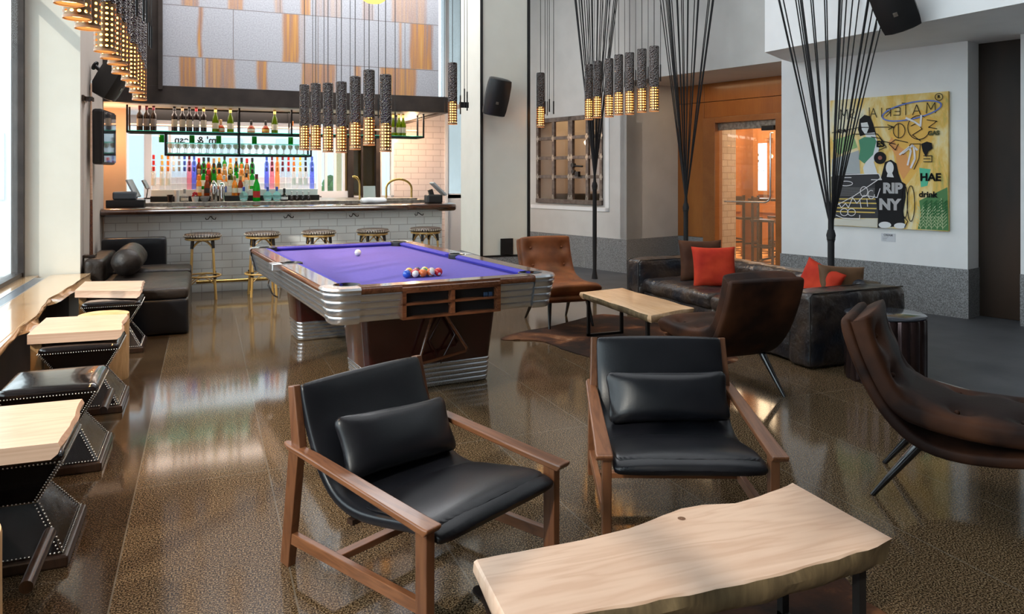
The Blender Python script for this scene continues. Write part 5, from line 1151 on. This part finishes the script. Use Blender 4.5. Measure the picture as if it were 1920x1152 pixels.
def stroke(name, lines, col, wd=4):
    layer[0] += 1; x = -.0455-.0004*layer[0]; m = MB(); w_ = wd/785*PW/2
    for ln in lines:
        q = [Vector((0,)+ab(*p_)) for p_ in ln]
        for i in range(len(q)-1):
            t = (q[i+1]-q[i]); L = t.length
            if L < 1e-6: continue
            t /= L; nrm = Vector((0, -t.z, t.y))*w_; a, b_ = q[i]-t*w_*.6, q[i+1]+t*w_*.6
            m.add([(x, (a+nrm).y, (a+nrm).z), (x, (b_+nrm).y, (b_+nrm).z), (x, (b_-nrm).y, (b_-nrm).z), (x, (a-nrm).y, (a-nrm).z)], [(0, 1, 2, 3)])
    return m.build(name, flat('paint_%02d%02d%02d' % tuple(int(c_*99) for c_ in col), col), pa)
def arc(cx, cy, rx, ry, a0=0, a1=360, n=18, rot=0):
    o = []
    for i in range(n+1):
        t = math.radians(a0+(a1-a0)*i/n); x, y = rx*math.cos(t), ry*math.sin(t); r_ = math.radians(rot); o.append((cx+x*math.cos(r_)-y*math.sin(r_), cy+x*math.sin(r_)+y*math.cos(r_)))
    return o
BK = (.02, .02, .022); WH = (.82, .82, .84); OR = (.80, .36, .08); YE = (.85, .60, .12); GR = (.04, .16, .06); LG = (.30, .48, .22)
pp('orange_patch', [(500, 330), (560, 230), (700, 170), (800, 250), (760, 400), (690, 560), (600, 690), (540, 560), (520, 430)], (.86, .52, .13))
pp('orange_hand', [(490, 390), (515, 350), (540, 400), (600, 440), (640, 560), (590, 640), (550, 560), (540, 480)], (.80, .38, .14))
pp('green_patch', [(100, 370), (250, 330), (280, 420), (140, 470)], LG)
pp('green_patch', [(690, 560), (760, 570), (740, 680), (700, 690)], (.12, .55, .35))
pp('dark_green_patch', [(690, 780), (860, 690), (868, 980), (680, 970), (700, 880)], (.10, .24, .10))
pp('grey_patch', [(95, 500), (290, 440), (300, 600), (95, 620)], (.42, .46, .48))
pp('car_body', [(90, 620), (180, 600), (430, 600), (440, 700), (430, 900), (95, 900)], (.06, .06, .065))
pp('white_strip', [(92, 905), (420, 905), (415, 960), (90, 948)], (.66, .64, .56))
stroke('car_trim', [[(100, 770), (420, 770)], [(100, 795), (420, 800)], [(100, 830), (410, 835)], [(110, 855), (400, 862)]], (.75, .55, .15), 8)
stroke('grille_line', [[(120, 690+k*9), (420, 700+k*8)] for k in range(7)], (.30, .30, .30), 2)
pp('standing_figure_hair', [(295, 230), (330, 200), (370, 210), (390, 260), (410, 330), (400, 370), (350, 330), (300, 345), (285, 300)], BK)
pp('standing_figure_skin', [(305, 255), (350, 250), (362, 285), (345, 325), (400, 320), (425, 400), (430, 440), (395, 520), (420, 600), (330, 600), (320, 560), (370, 460), (340, 340), (312, 300)], (.74, .78, .80))
pp('green_top', [(290, 370), (330, 350), (400, 355), (412, 380), (390, 470), (330, 530), (290, 500), (300, 430)], (.10, .30, .19))
pp('record', arc(437, 492, 42, 42), BK); pp('record_label', arc(437, 492, 14, 14), (.35, .15, .12))
pp('seated_figure_hair', [(460, 560), (470, 520), (510, 505), (545, 530), (560, 600), (590, 680), (560, 700), (470, 690), (440, 640)], BK)
pp('seated_figure_face', arc(502, 560, 26, 42), (.76, .78, .80))
pp('seated_figure_neck', [(488, 595), (518, 595), (535, 640), (478, 640)], (.70, .72, .74))
pp('black_sweater', [(405, 660), (470, 620), (540, 625), (605, 670), (605, 760), (590, 850), (600, 950), (420, 965), (425, 860), (400, 740)], BK)
pp('knee', arc(470, 945, 42, 22), (.74, .76, .78)); pp('knee', arc(570, 950, 40, 20), (.74, .76, .78))
layer[0] += 2
def word(txt, cx, cy, size, col, mirror=False, rot=0, bold=.004):
    layer[0] += 1; y, z = ab(cx, cy); m = textmesh(txt, size, .0006, bold=bold, mirror=not mirror); c_, s_ = math.cos(rot), math.sin(rot)
    m.v = [(-.0455-.0004*layer[0], y+(x_*c_-y_*s_), z+(x_*s_+y_*c_)) for x_, y_, q in m.v]; m.build('painted_word', flat('paint_%02d%02d%02d' % tuple(int(k*99) for k in col), col), pa)
word('RIP', 520, 700, .15, WH, bold=.008); word('NY', 500, 810, .16, WH, bold=.009)
LET = {'M': [[(0, 0), (.05, 1), (.5, .35), (.9, 1), (1, 0)]], 'A': [[(0, 0), (.5, 1), (1, 0)], [(.2, .38), (.8, .38)]], 'T': [[(0, 1), (1, 1)], [(.5, 1), (.5, 0)]], 'E': [[(1, 1), (0, 1), (0, 0), (1, 0)], [(0, .5), (.8, .5)]], 'R': [[(0, 0), (0, 1), (.8, .9), (.8, .6), (0, .5), (.9, 0)]], 'I': [[(.5, 0), (.5, 1)]], 'L': [[(0, 1), (0, 0), (.8, 0)]], 'S': [[(1, .9), (.3, 1), (.1, .7), (.8, .4), (.8, .1), (0, 0)]], 'H': [[(0, 0), (0, 1)], [(1, 0), (1, 1)], [(0, .5), (1, .5)]], 'N': [[(0, 0), (0, 1), (1, 0), (1, 1)]]}
lines = []
for ch_, x_, y_, w_, h_ in (('M', 790, 195, 55, 70), ('A', 700, 205, 50, 68), ('T', 630, 205, 48, 80), ('E', 570, 205, 42, 50), ('R', 508, 212, 34, 55), ('I', 458, 215, 20, 60), ('A', 415, 218, 44, 62), ('L', 365, 212, 20, 60), ('S', 262, 222, 34, 58), ('M', 212, 228, 56, 66)):
    for ln in LET[ch_]: lines.append([(x_-a_*w_, y_-b_*h_) for a_, b_ in ln])
stroke('painted_word', lines, BK, 4.5)
word('HAE', 760, 625, .11, BK); word('drink', 745, 740, .085, BK, bold=.003); word('S C A', 160, 310, .06, BK, bold=.003); word('GAS', 780, 330, .06, (.2, .2, .1)); word('ES', 440, 400, .09, BK); word('R', 812, 88, .045, BK, bold=.002)
stroke('registered_ring', [arc(812, 88, 23, 23)], BK, 4)
stroke('blue_loop', [arc(640, 178, 190, 55, 0, 360, 30, -12)], (.18, .26, .66), 9)
stroke('black_marker', [[(100, 320), (300, 285), (520, 285)], [(490, 270), (530, 285), (495, 300)], arc(565, 310, 38, 48), arc(690, 290, 70, 80, 20, 300), [(560, 260), (560, 360)], [(590, 470), (640, 400), (700, 400), (690, 500), (660, 570)], arc(640, 800, 24, 120), arc(600, 790, 20, 110), [(240, 330), (420, 330), (460, 380), (540, 400)], [(380, 350), (440, 360), (480, 420), (430, 440)], [(560, 400), (540, 440), (500, 400), (540, 370), (620, 390)], [(720, 480), (770, 480), (770, 520), (720, 520)], [(720, 500), (760, 500)], [(740, 240), (800, 250), (750, 290), (800, 300)], [(590, 880), (620, 920), (600, 960)], [(640, 280), (680, 260), (710, 300), (650, 340), (700, 380)]], BK, 5)
stroke('white_marker', [[(610, 225), (660, 250), (700, 280), (705, 210)], [(570, 470), (630, 420), (640, 450), (620, 540)], [(590, 460), (650, 410), (680, 440)], [(660, 420), (665, 500), (640, 560)]], WH, 12)
stroke('white_spray', [[(120, 820), (260, 750), (440, 630)], [(90, 610), (200, 605), (430, 600), (450, 640), (380, 640)], arc(330, 720, 26, 34), arc(380, 740, 22, 28, 0, 300), arc(190, 860, 28, 24), arc(242, 860, 28, 24), [(130, 880), (180, 900), (300, 905), (300, 880)], [(150, 800), (170, 830), (200, 800), (220, 830), (250, 760), (280, 800), (330, 745), (420, 760), (440, 700)], arc(200, 665, 50, 16), [(190, 625), (240, 625)], [(300, 770), (310, 830)], [(350, 770), (355, 820)]], WH, 5)
stroke('fern', [[(700+k*34, 970), (705+k*34+((k % 2)*2-1)*14, 820-k*14)] for k in range(5)]+[[(700+k*34, 960-j*22), (680+k*34, 935-j*24)] for k in range(5) for j in range(6)]+[[(702+k*34, 960-j*22), (724+k*34, 935-j*24)] for k in range(5) for j in range(6)], (.55, .66, .40), 3)
stroke('fern_dark', [[(720+k*30, 880-j*20), (740+k*30, 858-j*20)] for k in range(5) for j in range(5)], GR, 7)
pp('black_fist', [(705, 400), (740, 385), (770, 395), (775, 430), (750, 450), (735, 490), (715, 450)], BK)
plq = MB().box(-.006, -.001, -.075, .075, -.045, .045).build('wall_plaque', M['paper'], loc=wl(0, .79, .775), rot=(0, 0, WA)); tag(plq, 'small grey caption plaque on the wall below the painting', 'plaque')
tmw = textmesh('CREAM', .03, .0006, bold=.001, mirror=True); tmw.v = [(-.0068, x_, y_+.025) for x_, y_, q in tmw.v]; tmw.build('caption', flat('grey_ink', (.15, .15, .17)), plq)
ml = MB()
for k in range(3): ml.box(-.0068, -.006, .0+.01*k, .062, .0-.015*k, .003-.015*k)
ml.build('caption_line', flat('grey_ink', (.15, .15, .17)), plq)
# ================================================================ RESTAURANT FURNITURE AND MENU STAND
ht = thing('high_table', 'dark high table with pale settings seen through the glass door', 'table', wl(3.1, 4.02), WA)
MB().box(-.32, .32, -.38, .38, 1.03, 1.07).build('table_top', M['darkwood'], ht, bevel=.004)
MB().tube([(0, 0, .03), (0, 0, 1.03)], .035).build('pedestal', M['black'], ht)
for a in range(4): MB().beam((0, 0, .10), (.27*math.cos(a*PI/2+.6), .27*math.sin(a*PI/2+.6), .02), .05, .03).build('foot', M['black'], ht)
def wlw(s, t, z): return wl(s, t, z)
for i, (s, t) in enumerate(((2.6, 3.95), (3.0, 4.55), (2.5, 3.45), (3.7, 4.3), (3.6, 3.7))):
    if i == 0:
        hs = thing('counter_chair', '', 'bar chair', wl(s, t), WA+.3)
        MB().box(-.19, .19, -.19, .19, .70, .74).build('seat', M['darkwood'], hs, bevel=.008)
        for x_ in (-.16, .16):
            for y_ in (-.16, .16): MB().box(x_-.018, x_+.018, y_-.018, y_+.018, 0, .70 if y_ < 0 else 1.12).build('leg', M['darkwood'], hs)
        MB().box(-.17, .17, .15, .17, .95, 1.10).build('backrest', M['darkwood'], hs)
        MB().box(-.16, .16, -.17, -.15, .22, .25).box(-.16, .16, .15, .17, .35, .38).box(-.17, -.15, -.16, .16, .28, .31).box(.15, .17, -.16, .16, .28, .31).build('stretcher', M['darkwood'], hs)
        o = hs
    else: o = dup(hs, wl(s, t), WA+.3+i*.8)
    o['label'] = ['dark high chair directly behind the glass door', 'dark high chair left behind the high table', 'dark high chair at the right edge of the glass door', 'dark high chair beyond the high table', 'dark high chair farthest right through the door'][i]; o['group'] = 'dark high chairs in the restaurant'
for i, (s, t) in enumerate(((3.0, 4.2), (3.2, 3.85))):
    o = MB().lathe([(.03, 0), (.035, .12), (.032, .12), (.028, .01)], n=12).build('drinking_glass', M['glass'], smooth=50, loc=wl(s, t, 1.071)); tag(o, ['drinking glass on the left of the high table', 'drinking glass on the right of the high table'][i], 'glass', 'glasses on the high table')
mn = thing('menu_stand', 'slim dark menu stand tucked beside the right jamb of the glass door', 'menu stand', wl(.55, 2.17), WA)
MB().tube([(0, 0, .02), (0, 0, .98)], .014).lathe([(.12, 0), (.12, .015), (.02, .02)], n=20).build('post', M['black'], mn)
MB().box(-.13, .13, -.09, .10, -.008, .008, Matrix.Translation((0, 0, 1.0)) @ Matrix.Rotation(.5, 4, 'Y')).build('board', M['white'], mn)
